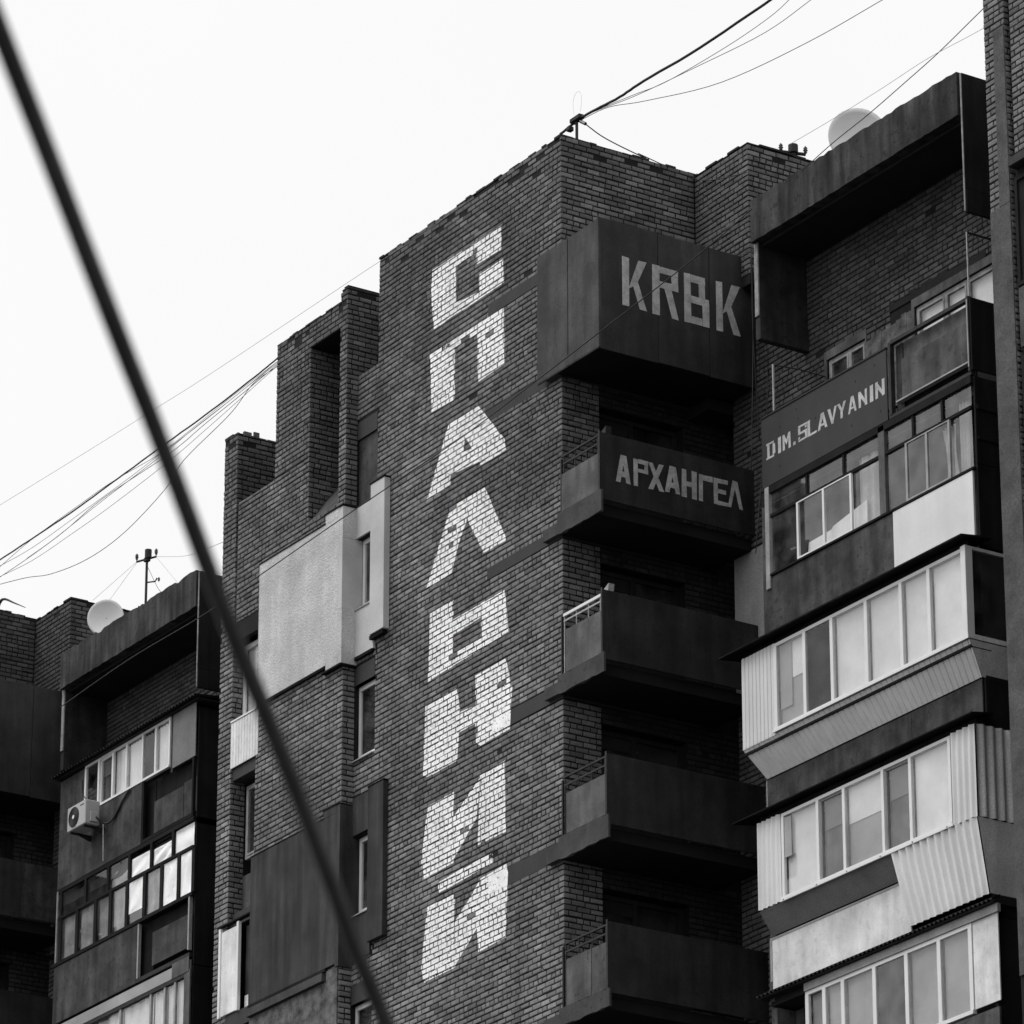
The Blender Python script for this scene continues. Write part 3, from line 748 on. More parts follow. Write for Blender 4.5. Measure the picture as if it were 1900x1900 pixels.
    pieces('flashing', P_SHEET, [(-9.5, -7.02, -.30, -.24, 29.842, 29.856), (-7.03, -6.49, -.305, .0, 29.982, 29.998), (-5.89, -5.36, -.11, .0, 30.122, 30.138), (-9.5, -6.9, -.30, -.24, 27.10, 27.155)])
    part('patched_render', MB().box(-9.5, -6.9, -.262, -.236, 26.0, 26.92), PLASTER_M, root)
    part('patched_render', MB().box(-6.9, -6.54, -.27, -.236, 25.6, 27.1), PLASTER_M, root)
    part('ledge', MB().box(-9.5, -6.95, -.33, -.236, 26.94, 27.08), SLAB, root)
    # sloping board inside the tall opening
    part('sloping_board', MB().prism([(-.20, 35.62), (.61, 36.75), (.61, 35.62)], 0, -7.79, -6.775), P_GREY, root)
    part('wall_gap_filler', MB().box(-10.379, -10.312, -.16, -.1, 34.2, 36.8), DARK, root)
    # corner balconies
    b = balcony(root, 0, 0, 35.58, 37.92, 1.33, 0, 0, 0, 'box', 'boxed-in balcony painted with the letters KRBK', 11)
    letters('KRBK', [(.32, .80, 36.45, 37.33), (.91, 1.43, 36.44, 37.33), (1.55, 2.05, 36.45, 37.34), (2.19, 2.68, 36.45, 37.35)],
            lambda u, z, o: (1.333 + o, u, z), b, PAINT_P, 3)
    b = balcony(root, 0, 0, 32.99, 34.16, 1.20, 33.15, 33.80, .06, 'letters', 'open balcony painted with the word АРХАНГЕЛ', 12)
    letters('АРХАНГЕЛ', [(.25, .54, 33.36, 33.84), (.59, .88, 33.36, 33.84), (.88, 1.19, 33.37, 33.84), (1.21, 1.51, 33.39, 33.86), (1.54, 1.84, 33.38, 33.87), (1.88, 2.16, 33.38, 33.85), (2.17, 2.46, 33.39, 33.85), (2.45, 2.75, 33.40, 33.88)],
            lambda u, z, o: (1.2025 + o, u, z), b, PAINT_P, 4)
    balcony(root, 0, 0, 30.23, 31.41, 1.245, 30.33, 31.06, .16, 'white_rail', 'open balcony with a white handrail plank', 13)
    balcony(root, 0, 0, 27.44, 28.61, 1.335, 27.60, 28.28, .16, 'plain', 'plain dark balcony with one pale end panel', 14)
    balcony(root, 0, 0, 24.69, 25.84, 1.33, 24.76, 25.52, .14, 'two_sheets', 'lowest balcony with a split end panel', 15)
    niche_fittings(root, 0, 0, FLOORS[:4])
    part('niche_ceiling', MB().box(-.3, .62, 2.5, 3.7, 35.36, 35.56), SOFFIT, root)
    # iron hook on the wall
    hk = [(-.53 + .10 * math.cos(a), -.03 - .02 * math.sin(a), 25.68 + .14 * math.sin(a)) for a in [2.2 + .35 * i for i in range(9)]]
    part('wall_hook', MB().tube(hk, .008), IRON, root)
    return root

SKIRT = M('skirt_siding_pale', .82, .08, .7, .5, fine=.04, streak=.1)  # paler than the other siding to replace light bounced off the ground
BACKING_D = M('backing_dim', .16, .2, 1.0, .8, fine=.04)  # dim tone imitating a dull reflection in the sash glass
# ------------------------------------------------------------------ pieces of the glazed loggias
def corrugated(x0, x1, top, bot, pitch, amp, kind='sine', thick=True):
    """sheet between the edge lines top=(y,z) and bot=(y,z); waves along X; top/bot may carry their own x ranges (y,z,xa,xb)"""
    mb = MB()
    ty, tz = top[:2]; by, bz = bot[:2]
    tx0, tx1 = (top[2], top[3]) if len(top) > 2 else (x0, x1)
    bx0, bx1 = (bot[2], bot[3]) if len(bot) > 2 else (x0, x1)
    n = Vector((0, bz - tz, -(by - ty))).normalized()
    if n.y > 0: n = -n
    prof = []
    L = x1 - x0
    if kind == 'sine':
        N = max(4, int(L / pitch * 8))
        prof = [(i / N, amp * math.sin(2 * math.pi * i / N * L / pitch)) for i in range(N + 1)]
    else:
        k = 0
        while k * pitch < L:
            for q, h_ in ((0, 0), (.80, 0), (.84, -amp), (.94, -amp), (.99, 0)):
                f = (k + q) * pitch / L
                if f < 1: prof.append((f, h_))
            k += 1
        prof.append((1, 0))
    for f, h_ in prof:
        mb.v.append((tx0 + (tx1 - tx0) * f, ty + n.y * h_, tz + n.z * h_))
        mb.v.append((bx0 + (bx1 - bx0) * f, by + n.y * h_, bz + n.z * h_))
    for i in range(len(prof) - 1):
        mb.f.append((2 * i, 2 * i + 1, 2 * i + 3, 2 * i + 2)); mb.t.append(1.0)
    return mb

def panes(h, Y, z0, z1, cols, fm, bar=.05, depth=.05, rail=.06, kinds='', sash_mat=None, gl=None):
    """a run of glazing: cols = list of x edges; kinds letter per pane: g glass, b white, m grey, h half backing (reflections put in as colour), d dark glass, w white board"""
    part('top_rail', MB().box(cols[0], cols[-1], Y - depth / 2, Y + depth / 2, z1 - rail, z1), fm, h)
    part('sill_rail', MB().box(cols[0], cols[-1], Y - depth / 2 - .02, Y + depth / 2, z0, z0 + rail), fm, h)
    for i, x in enumerate(cols):
        a = x - bar / 2 if 0 < i < len(cols) - 1 else (x if i == 0 else x - bar)
        part('mullion', MB().box(a, a + bar, Y - depth / 2 - .004, Y + depth / 2 - .004, z0 + rail, z1 - rail), fm, h)
    for i, k in enumerate(kinds):
        a = cols[i] + (bar / 2 if i else bar); b = cols[i + 1] - (bar / 2 if i + 2 < len(cols) else bar)
        za, zb = z0 + rail, z1 - rail
        if k in 's':                                                # slid-open sash: own inner frame, recessed
            t = .03; y = Y + .03
            part('sash', MB().box(a, a + t, y - .02, y + .02, za, zb).box(b - t, b, y - .02, y + .02, za, zb)
                 .box(a + t, b - t, y - .02, y + .02, za, za + t).box(a + t, b - t, y - .02, y + .02, zb - t, zb), sash_mat or fm, h)
            part('pane', MB().box(a + t, b - t, y, y + .005, za + t, zb - t), gl or GLASS, h)
            zz = za + (zb - za) * .62
            part('pane_backing', MB().box(a + t, b - t, y + .05, y + .055, zz, zb - t), BACKING_D, h)  # two tones behind the glass imitate a hard-edged reflection
            part('pane_backing', MB().box(a + t, b - t, y + .07, y + .075, za + t, zz), P_MID, h)
            continue
        if k == 'w':
            part('infill_board', MB().box(a, b, Y - .01, Y + .01, za, zb), P_WORN, h); continue
        part('pane', MB().box(a, b, Y - .003, Y + .003, za, zb), GLASS_D if k == 'd' else (gl or GLASS), h)
        if k == 'b': part('pane_backing', MB().box(a + .01, b - .01, Y + .05, Y + .055, za, zb), BACKING_W, h)  # sheet behind the glass, coloured to imitate reflected sky
        if k == 'm': part('pane_backing', MB().box(a + .01, b - .01, Y + .05, Y + .055, za, zb), BACKING_G, h)
        if k == 'h':
            zz = za + (zb - za) * .55
            part('pane_backing', MB().box(a + .01, b - .01, Y + .05, Y + .055, zz, zb), BACKING_W, h)
            part('pane_backing', MB().box(a + .01, b - .01, Y + .06, Y + .065, za, zz), BACKING_G, h)

def curtain(h, x0, x1, Y, z0, z1, seed=0, mat=None, lean=0.0, amp=.03):
    R = random.Random(seed); N = 22; mb = MB(); rows = 6
    ph = [R.uniform(0, 6) for _ in range(4)]
    for r in range(rows + 1):
        t = r / rows
        for i in range(N + 1):
            s = i / N
            pinch = 1 - .35 * math.sin(math.pi * t) * lean
            x = x0 + (x1 - x0) * (.5 + (s - .5) * pinch) + lean * .1 * t
            y = Y + amp * math.sin(s * 19 + ph[0]) + amp * .6 * math.sin(s * 41 + ph[1] + t)
            mb.v.append((x, y, z1 + (z0 - z1) * t))
    for r in range(rows):
        for i in range(N):
            k = r * (N + 1) + i; mb.f.append((k, k + 1, k + N + 2, k + N + 1)); mb.t.append(1.0)
    part('curtain', mb, mat or CURTAIN, h, smooth=True)

def crumpled(x0, x1, y, z0, z1, seed):
    """hanging plastic sheet: a few long slack folds and small creases near the fixings"""
    R = random.Random(seed); mb = MB(); nx, nz = 14, 18
    fo = [(R.uniform(-3, 3), R.uniform(3, 9), R.uniform(0, 6), R.uniform(.003, .009)) for _ in range(4)]
    for j in range(nz + 1):
        for i in range(nx + 1):
            s, t = i / nx, j / nz
            e = min(1, 6 * min(s, 1 - s, t, 1 - t) + .15)
            d = sum(a * math.sin(k1 * s * 3 + k2 * t + ph) for k1, k2, ph, a in fo) + (.010 * R.uniform(-1, 1) if t > .85 or R.random() < .05 else 0)
            mb.v.append((x0 + (x1 - x0) * s, y + e * d, z0 + (z1 - z0) * t))
    for j in range(nz):
        for i in range(nx):
            k = j * (nx + 1) + i; mb.f.append((k, k + 1, k + nx + 2, k + nx + 1)); mb.t.append(1.0)
    return mb

def loggia_shell(root, dx, dy, seed, holes=[]):
    """back wall, partitions, roof parapet and slabs shared by both loggia blocks"""
    x0, x1, yf, yb = dx + 2.85, dx + 8.36, dy + 2.0, dy + 3.0
    W = MB()
    W.box(dx + .62, dx + 12.4, yb + .55, dy + 9, 0, 37.36)
    a = dx + .62
    for h0, h1, hz in holes + [(dx + 12.4, 0, 0)]:                  # wall skin with the window openings left out
        W.box(a, h0, yb + m_, yb + .548, 34.28, 35.42); a = h1
        if hz: W.box(h0, h1, yb + m_, yb + .548, hz, 35.42)
    W.box(dx + .62, dx + 12.4, yb + m_, yb + .548, 0, 34.278)
    W.box(dx + .62, dx + 12.4, yb + m_, yb + .548, 35.422, 37.36)
    wall = part('brick_wall', W, MORTAR, root)
    return wall, x0, x1, yf, yb

def roof_front(root, dx, dy, seed):
    R = random.Random(seed)
    x0, x1, yf, yb = dx + 2.78, dx + 8.33, dy + 2.0, dy + 3.0
    # parapet slab with a broken upper edge
    N = 46; mb = MB()
    top = []
    for i in range(N + 1):
        x = x0 - .06 + (x1 - x0 + .02) * i / N
        top.append((x, 38.19 + R.uniform(-.018, .016) - (.04 if R.random() < .06 else 0)))
    for y in (yf - .07, yf + .10):
        for x, z in top: mb.v.append((x, y, 37.43 + R.uniform(-.012, .006))); mb.v.append((x, y, z))
    o = 2 * (N + 1)
    for i in range(N):
        a = 2 * i
        mb.f += [(a, a + 2, a + 3, a + 1), (o + a, o + a + 1, o + a + 3, o + a + 2), (a + 1, a + 3, o + a + 3, o + a + 1), (a, o + a, o + a + 2, a + 2)]
        mb.t += [1.0] * 4
    mb.f += [(0, 1, o + 1, o), (2 * N, o + 2 * N, o + 2 * N + 1, 2 * N + 1)]; mb.t += [1, 1]
    part('roof_parapet', mb, PARAPET, root)
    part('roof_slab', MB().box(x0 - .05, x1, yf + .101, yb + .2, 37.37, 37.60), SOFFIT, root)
    part('roof_deck', MB().box(dx + .7, dx + 12.4, yb + .201, dy + 9, 37.37, 37.60), TAR, root)
    part('partition', MB().cbox(x0 - .08, x0 + .01, yf + .03, yb - .002, 36.10, 37.425, .008), PARTITION, root)
    part('partition_edge', MB().box(x0 - .085, x0 + .014, yf + .005, yf + .029, 36.12, 37.425), FRAME_WOOD, root)
    part('partition_beam', MB().cbox(x0 - .10, x0 + .03, yf + .02, yb - .002, 35.70, 36.095, .01), PARTITION, root)
    part('end_sheet', MB().cbox(x1 + .005, x1 + .04, yf - .03, yb + .9, 36.14, 38.14, .006), P_SHEET, root)
    part('end_sheet', MB().cbox(x1 + .0, x1 + .05, yf - .01, yb - .002, 35.74, 36.135, .006), P_SHEET, root)
    part('end_sheet_edge', MB().box(x1 + .008, x1 + .038, yf - .045, yf - .031, 35.76, 38.13), FRAME_WOOD, root)

def build_right():
    root = thing('loggia_block', 'apartment block of stacked loggias with the DIM.SLAVYANIN panel, right of the white letters', 'apartment block', (5.6, 3.0, 0.0))
    wall, x0, x1, yf, yb = loggia_shell(root, 0, 0, 1, [(3.29, 4.34, 35.37), (5.65, 8.02, 35.41)])
    BW = Brickwork(root, wall, 21)
    BW.wall_face('-Y', yb, .62, 9.2, 22.0, 37.36, [(3.25, 4.36, 34.2, 35.52), (5.60, 8.1, 34.2, 35.56), (4.36, 5.62, 33.9, 35.30), (5.0, 7.4, 35.3, 35.74), (2.9, 8.4, 29.0, 33.8), (.62, 1.9, 30.26, 32.78), (2.9, 8.4, 22, 29.0)], skip=.004)
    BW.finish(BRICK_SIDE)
    roof_front(root, 0, 0, 31)
    part('roof_brick_end', MB().box(8.6, 12.2, 3.3, 3.7, 37.62, 38.62), BRICK, root)
    R = random.Random(5)
    # windows in the back wall of the open top loggia
    window(root, 3.30, 4.33, yb + .03, 34.3, 35.36, FRAME_WOOD, 'small two-leaf window behind the DIM.SLAVYANIN panel', sill=False, mull=[3.86], pane_backing=False)
    window(root, 5.66, 8.0, yb + .03, 34.3, 35.40, FRAME_WOOD, 'wide wooden window in the top loggia', sill=False, mull=[6.42, 7.0], pane_backing=True)
    part('window_surround', MB().box(3.22, 3.285, yb - .012, yb + .13, 34.2, 35.52).box(4.335, 4.37, yb - .012, yb + .13, 34.2, 35.52).box(3.285, 4.335, yb - .012, yb + .13, 35.37, 35.52), P_LIGHT, root)
    part('window_surround', MB().box(5.58, 5.65, yb - .012, yb + .15, 34.2, 35.56).box(5.65, 8.1, yb - .012, yb + .15, 35.41, 35.56), P_LIGHT, root)
    mb = MB()                                                       # patchy render between the two windows
    for i in range(9):
        a = 4.372 + i * .134
        mb.box(a, a + .135, yb - .010 - R.uniform(0, .008), yb + .03, 33.9, 35.26 + .02 * i + R.uniform(-.05, .05))
    part('render_patch', mb, PLASTER_M, root)
    mb = MB()
    for i in range(18):
        a = 5.0 + i * .14
        mb.box(a, a + .141, yb - .006 - R.uniform(0, .006), yb + .03, 35.565, 35.70 + R.uniform(-.03, .05))
    part('render_patch', mb, SOFFIT, root)
    part('pier_render', MB().box(.60, 1.98, yb - .012, yb + .03, 30.26, 32.78), PIERWHITE, root, label='pale rendered strip of wall beside the balcony')
    part('pier_render', MB().box(1.99, 2.70, yb - .02, yb + .03, 30.2, 32.9), P_MID, root)
    # party walls on the left side, floor by floor
    for a, b in ((22.0, 24.4), (24.6, 27.2), (27.45, 30.0), (30.2, 32.98)):
        part('party_wall', MB().box(2.70, 2.848, yf + .06, yb - .022, a, b), P_MID, root)
        part('end_wall', MB().box(x1 - .06, x1 - .001, yf + .03, yb - .001, a, b), DARK, root)
    for s in (24.44, 27.22, 30.0, 32.78):
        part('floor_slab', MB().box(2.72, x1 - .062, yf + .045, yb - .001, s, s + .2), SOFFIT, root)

    # ---- DIM.SLAVYANIN
    h = holder('loggia', root, 'open top loggia with the dark panel lettered DIM.SLAVYANIN')
    part('parapet_panel', MB().cbox(x0, 6.22, yf - .03, yf, 33.02, 34.23, .005), P_BLACK2, h)
    part('top_rail', MB().box(x0, 6.22, yf - .045, yf + .03, 34.232, 34.262), IRON, h)
    d = [(2.98, 3.23), (3.30, 3.39), (3.43, 3.65), (3.72, 3.78), (3.86, 4.10), (4.11, 4.36), (4.39, 4.64), (4.66, 4.90), (4.92, 5.15), (5.20, 5.43), (5.48, 5.71), (5.78, 5.86), (5.92, 6.16)]
    letters('DIM.SLAVYANIN', [(a, b, 33.48, 33.755) for a, b in d], lambda u, z, o: (u, yf - .0325 - o, z), h, PAINT_D, 6)
    mb = MB()
    for i in range(11):
        x, z = R.uniform(3.3, 6.1), R.uniform(33.2, 34.1); mb.box(x, x + .02, yf - .033, yf - .0302, z, z + .03)
    part('bolt_holes', mb, DARK, h)
    fx = 8.34
    part('frame', MB().box(6.28, 6.34, yf - .04, yf + .04, 33.08, 34.30).box(fx - .05, fx, yf - .045, yf + .04, 33.08, 34.33).box(6.34, fx - .05, yf - .04, yf + .04, 34.26, 34.32), IRON, h)
    part('corner_angle', MB().box(fx - .04, fx - .015, yf - .052, yf - .0455, 33.15, 34.28), FRAME_G, h)
    part('side_board', MB().box(6.345, 6.52, yf + .07, yf + .09, 33.15, 34.25), P_GREY, h)
    part('inset_panel', MB().cbox(6.50, fx - .06, yf + .05, yf + .07, 33.27, 33.97, .004), P_MID, h)
    part('inset_upper_strip', MB().box(6.46, fx - .06, yf + .085, yf + .10, 33.975, 34.255), P_LIGHT, h)
    part('back_board', MB().box(6.35, fx - .06, yf + .12, yf + .14, 33.02, 34.2), P_SHEET, h)
    part('bottom_rail', MB().box(6.44, fx - .06, yf - .03, yf + .06, 33.235, 33.262), FRAME_G, h)
    part('bottom_beam', MB().box(6.26, fx, yf - .03, yf + .04, 33.02, 33.075), IRON, h)
    part('end_sheet', MB().cbox(x1 - .012, x1 + .018, yf - .03, yb - .002, 33.09, 34.30, .005), P_SHEET, h)
    part('end_sheet', MB().cbox(x1 - .012, x1 + .016, yf - .0, yb - .002, 31.55, 32.99, .005), P_SHEET, h)
    hb = holder('clothesline_bracket', root, 'pale upright clothesline bracket')
    part('upright', MB().box(3.145, 3.175, yf - .005, yf + .02, 34.26, 35.11), GALV, hb)
    part('arm', MB().tube([(3.16, yf, 35.10), (3.22, yf + .5, 35.11), (3.26, yb - .02, 35.08)], .009), IRON, hb)
    part('upright', MB().box(7.98, 8.0, yf + .25, yf + .27, 34.3, 35.62), GALV, hb)
    part('arm', MB().box(7.97, 8.01, yf + .27, yb, 35.60, 35.62), IRON, hb)

    # ---- glazed in wood with pale curtains
    h = holder('loggia', root, 'loggia glazed in dark wood with pale curtains behind the panes')
    Y = yf
    part('post', MB().cbox(2.94, 3.05, Y - .06, Y + .02, 31.25, 33.0, .006), FRAME_G, h)
    part('post', MB().cbox(5.97, 6.13, Y - .05, Y + .03, 31.5, 32.98, .006), P_LIGHT, h)
    part('head_beam', MB().box(3.05, 8.34, Y - .05, Y + .04, 32.88, 33.0), FRAME_B, h)
    part('transom', MB().box(3.05, 5.97, Y - .035, Y + .02, 32.47, 32.52).box(6.13, 8.30, Y - .035, Y + .02, 32.47, 32.52), FRAME_B, h)
    for x in (4.04, 5.03, 6.84, 7.58):
        part('mullion', MB().box(x - .025, x + .025, Y - .03, Y + .02, 32.52, 32.88), FRAME_B, h)
    for a, b in ((3.05, 4.015), (4.065, 5.005), (5.055, 5.97), (6.13, 6.815), (6.865, 7.555), (7.605, 8.29)):
        part('pane', MB().box(a, b, Y - .003, Y + .003, 32.52, 32.88), GLASS, h)
    for a, b in ((3.05, 3.78), (5.26, 5.97), (6.13, 6.65), (7.79, 8.29)):
        part('pane', MB().box(a, b, Y - .003, Y + .003, 31.52, 32.47), GLASS, h)
    for a, b, md in ((3.78, 5.26, 4.50), (6.65, 7.79, 7.19)):
        part('sash', MB().box(a, a + .05, Y - .05, Y - .01, 31.50, 32.47).box(b - .06, b - .01, Y - .05, Y - .01, 31.5, 32.47).box(md - .025, md + .025, Y - .05, Y - .01, 31.53, 32.45)
             .box(a + .05, b - .06, Y - .05, Y - .01, 31.5, 31.53).box(a + .05, b - .06, Y - .05, Y - .01, 32.45, 32.47), FRAME_W if a < 5 else FRAME_G, h)
        for p, q in ((a + .05, md - .025), (md + .025, b - .06)):
            part('pane', MB().box(p, q, Y - .033, Y - .027, 31.53, 32.45), GLASS, h)
    part('sill', MB().box(3.05, 8.34, Y - .06, Y + .02, 31.46, 31.495), FRAME_B, h)
    curtain(h, 5.22, 5.95, Y + .14, 31.55, 32.85, 1, lean=.0)
    curtain(h, 7.42, 7.74, Y + .12, 31.55, 32.45, 2, lean=.8)
    curtain(h, 7.82, 8.05, Y + .14, 31.55, 32.85, 3)
    part('board_behind_pane', MB().prism([(3.86, 31.54), (5.45, 31.54), (5.45, 31.98), (4.55, 31.84), (4.5, 31.80), (3.9, 31.78)], 1, Y + .10, Y + .12), BACKING_W, h)
    part('ceiling_board', MB().box(2.87, 8.28, Y + .06, yb - .02, 32.74, 32.775), P_GREY, h)
    part('back_board', MB().box(2.9, 8.28, yb - .06, yb - .03, 30.3, 32.73), P_GREY, h)
    part('end_pane_frame', MB().box(x1 + .02, x1 + .04, yf + .02, yb, 32.45, 32.52).box(x1 + .02, x1 + .04, yf + .02, yb, 31.95, 31.99), FRAME_B, h)
    part('parapet_panel', MB().cbox(x0 - .02, 6.28, yf - .03, yf, 30.12, 31.45, .005), P_GREY, h)
    part('white_parapet_panel', MB().cbox(6.29, 8.30, yf - .045, yf - .005, 30.38, 31.45, .005), P_WHITE, h)
    part('end_sheet', MB().cbox(x1 - .012, x1 + .018, yf - .0, yb - .002, 30.2, 31.54, .005), P_SHEET, h)

    # ---- box bay with narrow siding
    h = holder('loggia', root, 'white glazed bay jutting out over a slanted skirt of narrow siding')
    Y = 1.62
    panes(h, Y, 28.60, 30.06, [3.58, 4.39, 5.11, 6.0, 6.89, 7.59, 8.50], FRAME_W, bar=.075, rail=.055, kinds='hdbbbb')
    part('side_strip', MB().box(3.66, 3.98, Y + .035, Y + .04, 28.95, 30.0), BACKING_G, h)  # grey strip imitating a reflection down the first pane
    part('siding', corrugated(2.69, 3.575, (Y - .01, 30.08), (Y - .01, 28.56), .10, .012, 'groove'), SIDING, h)
    part('corner_post', MB().cbox(8.42, 8.54, Y - .05, Y + .09, 28.6, 30.08, .006), FRAME_W, h)
    part('skirt_siding', corrugated(2.69, 8.53, (Y - .012, 28.58), (yf - .035, 28.11, 2.83, 8.34), .135, .014, 'groove'), SKIRT, h)
    part('skirt_end', MB().add([(8.535, Y - .01, 28.58), (8.345, yf - .03, 28.11), (8.345, yb, 28.11), (8.535, yb, 28.58)], [(0, 1, 2, 3)]), P_LIGHT2, h)
    part('skirt_back', MB().add([(2.69, Y, 28.55), (2.83, yf - .02, 28.10), (2.83, yb, 28.10), (2.69, yb, 28.55)], [(0, 1, 2, 3)]), SIDING_MID, h)
    part('sill', MB().box(3.55, 8.56, Y - .06, Y - .03, 28.585, 28.62), FRAME_W, h)
    part('roof_sheet', MB().add([(2.28, 1.44, 30.20), (8.62, 1.44, 30.20), (8.62, 2.05, 30.28), (2.28, 2.05, 30.28), (2.28, 1.44, 30.175), (8.62, 1.44, 30.175), (8.62, 2.05, 30.25), (2.28, 2.05, 30.25)],
                                [(0, 1, 2, 3), (7, 6, 5, 4), (0, 4, 5, 1), (1, 5, 6, 2), (2, 6, 7, 3), (3, 7, 4, 0)]), P_SHEET, h)
    part('head_board', MB().box(2.69, 8.52, Y + .03, Y + .05, 30.062, 30.17), P_SHEET, h)
    part('end_pane', MB().box(8.515, 8.525, Y + .10, yb, 28.68, 30.02), GLASS_D, h)
    part('end_rail', MB().box(8.49, 8.535, Y + .09, yb, 28.60, 28.675).box(8.49, 8.535, Y + .09, yb, 30.03, 30.08), P_LIGHT2, h)
    part('bay_floor', MB().box(2.7, 8.5, Y + .03, yf + .04, 28.48, 28.52), SOFFIT, h)
    part('left_cheek', MB().box(2.70, 2.72, Y, yb, 28.56, 30.1), SIDING_MID, h)
    part('parapet_panel', MB().cbox(x0 - .02, 6.58, yf - .03, yf, 27.3, 28.09, .005), P_GREY, h)
    part('parapet_panel', MB().cbox(6.59, x1 - .03, yf - .032, yf - .002, 27.3, 28.09, .005), P_GREY, h)
    part('edge_strip', MB().box(x0 - .045, x0 - .021, yf - .035, yf - .005, 27.5, 28.09), FRAME_G, h)
    part('end_sheet', MB().cbox(x1 - .012, x1 + .018, yf - .0, yb - .002, 27.2, 28.09, .005), P_SHEET, h)

    # ---- box bay with broad corrugated sheet
    h = holder('loggia', root, 'glazed bay with broad corrugated sheets at both ends and worn white parapet')
    Y = 1.72
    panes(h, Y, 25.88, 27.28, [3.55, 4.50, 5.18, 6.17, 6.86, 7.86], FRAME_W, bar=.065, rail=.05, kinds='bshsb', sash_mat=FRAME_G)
    part('side_strip', MB().box(3.62, 3.80, Y - .012, Y - .006, 26.55, 27.2), BACKING_G, h)  # reflection in the end pane, put in as a grey strip
    part('siding', corrugated(2.90, 3.53, (Y - .02, 27.30), (Y - .02, 25.88), .125, .018), SIDING_MID, h)
    part('siding', corrugated(7.87, 8.44, (Y - .02, 27.30), (Y - .02, 25.86), .145, .02), SIDING, h)
    mb = corrugated(0, 1.2, (0, 27.3), (0, 25.86), .16, .02)
    part('end_siding', MB().add([(8.46 + v[1], Y + v[0] * 1.06, v[2]) for v in mb.v], mb.f), P_LIGHT2, h)
    part('skirt_siding', corrugated(6.33, 8.45, (Y - .02, 25.86), (yf - .05, 24.74, 6.42, 8.36), .175, .024), SKIRT, h)
    part('skirt_end', MB().add([(8.452, Y - .01, 25.85), (8.365, yf - .045, 24.74), (8.365, yb, 24.74), (8.452, yb, 25.85)], [(0, 1, 2, 3)]), P_LIGHT2, h)
    part('skirt_board', MB().add([(2.90, Y, 25.87), (6.33, Y, 25.87), (6.36, yf - .02, 25.53), (2.88, yf - .02, 25.53)], [(0, 3, 2, 1)]), P_LIGHT3, h)
    part('sill', MB().box(3.52, 7.90, Y - .055, Y - .03, 25.855, 25.895), FRAME_W, h)
    mb = MB()
    for x in (3.6, 4.47, 5.25, 6.1, 6.9, 7.75): mb.box(x, x + .02, Y - .059, Y - .0552, 25.865, 25.885)
    part('sill_screws', mb, IRON, h)
    part('roof_sheet', MB().add([(2.42, 1.56, 27.42), (8.56, 1.56, 27.42), (8.56, 2.02, 27.50), (2.42, 2.02, 27.50), (2.42, 1.56, 27.40), (8.56, 1.56, 27.40), (8.56, 2.02, 27.47), (2.42, 2.02, 27.47)],
                                [(0, 1, 2, 3), (7, 6, 5, 4), (0, 4, 5, 1), (1, 5, 6, 2), (2, 6, 7, 3), (3, 7, 4, 0)]), P_SHEET, h)
    part('head_board', MB().box(2.9, 8.44, Y + .03, Y + .05, 27.29, 27.395), P_SHEET, h)
    part('white_parapet', MB().cbox(x0 + .02, 6.42, yf - .03, yf, 24.66, 25.50, .006), P_WORN, h)
    part('cover_strip', MB().box(x0 + .02, 6.35, yf - .038, yf - .031, 25.46, 25.495).box(x0 - .03, x0 + .018, yf - .035, yf, 24.8, 25.5), FRAME_G, h)
    part('left_cheek', MB().box(2.72, 2.845, yf + .02, yf + .05, 24.5, 25.5), P_MID, h)

    # ---- lowest glazing in view
    h = holder('loggia', root, 'lowest loggia in view, white frames under a corrugated roof edge')
    panes(h, yf, 23.04, 24.42, [3.70, 4.18, 4.66, 5.46, 6.26, 7.06, 7.86], FRAME_W, bar=.085, rail=.06, kinds='mmmgmm', gl=GLASS)
    part('infill_board', MB().box(7.87, 8.47, yf - .01, yf + .01, 23.10, 24.42), P_WORN, h)
    part('head_board', MB().box(3.70, 8.52, yf - .05, yf + .01, 24.425, 24.55), FRAME_G, h)
    part('roof_sheet', corrugated(2.55, 8.56, (yf - .16, 24.585), (yf + .0, 24.66), .105, .02), TAR, h)
    part('roof_sheet_rear', MB().box(2.6, 8.5, yf - .12, yf + .2, 24.555, 24.575), TAR, h)
    curtain(h, 4.7, 5.0, yf + .12, 23.1, 24.35, 9)
    part('back_shelf', MB().box(4.3, 7.6, yb - .25, yb - .05, 23.2, 23.24), P_GREY, h)  # plain grey shelf along the back board
    part('back_board', MB().box(2.9, 8.28, yb - .06, yb - .03, 22.0, 24.4), P_MID, h)
    part('open_end_board', MB().box(2.86, 3.66, yf + .4, yf + .42, 22.3, 24.4), P_GREY, h)
    part('parapet_panel', MB().cbox(6.9, 8.47, yf - .04, yf - .0, 22.0, 23.0, .005), P_MID, h)
    part('parapet_panel', MB().cbox(x0, 6.89, yf - .04, yf - .0, 22.0, 23.0, .005), P_GREY, h)
    return root
P_BLACK2 = M('panel_lettered_dark', .030, .22, 1.2, .6, streak=.12)
P_LIGHT2 = M('siding_end_grey', .66, .2, 1.0, .6, streak=.2)

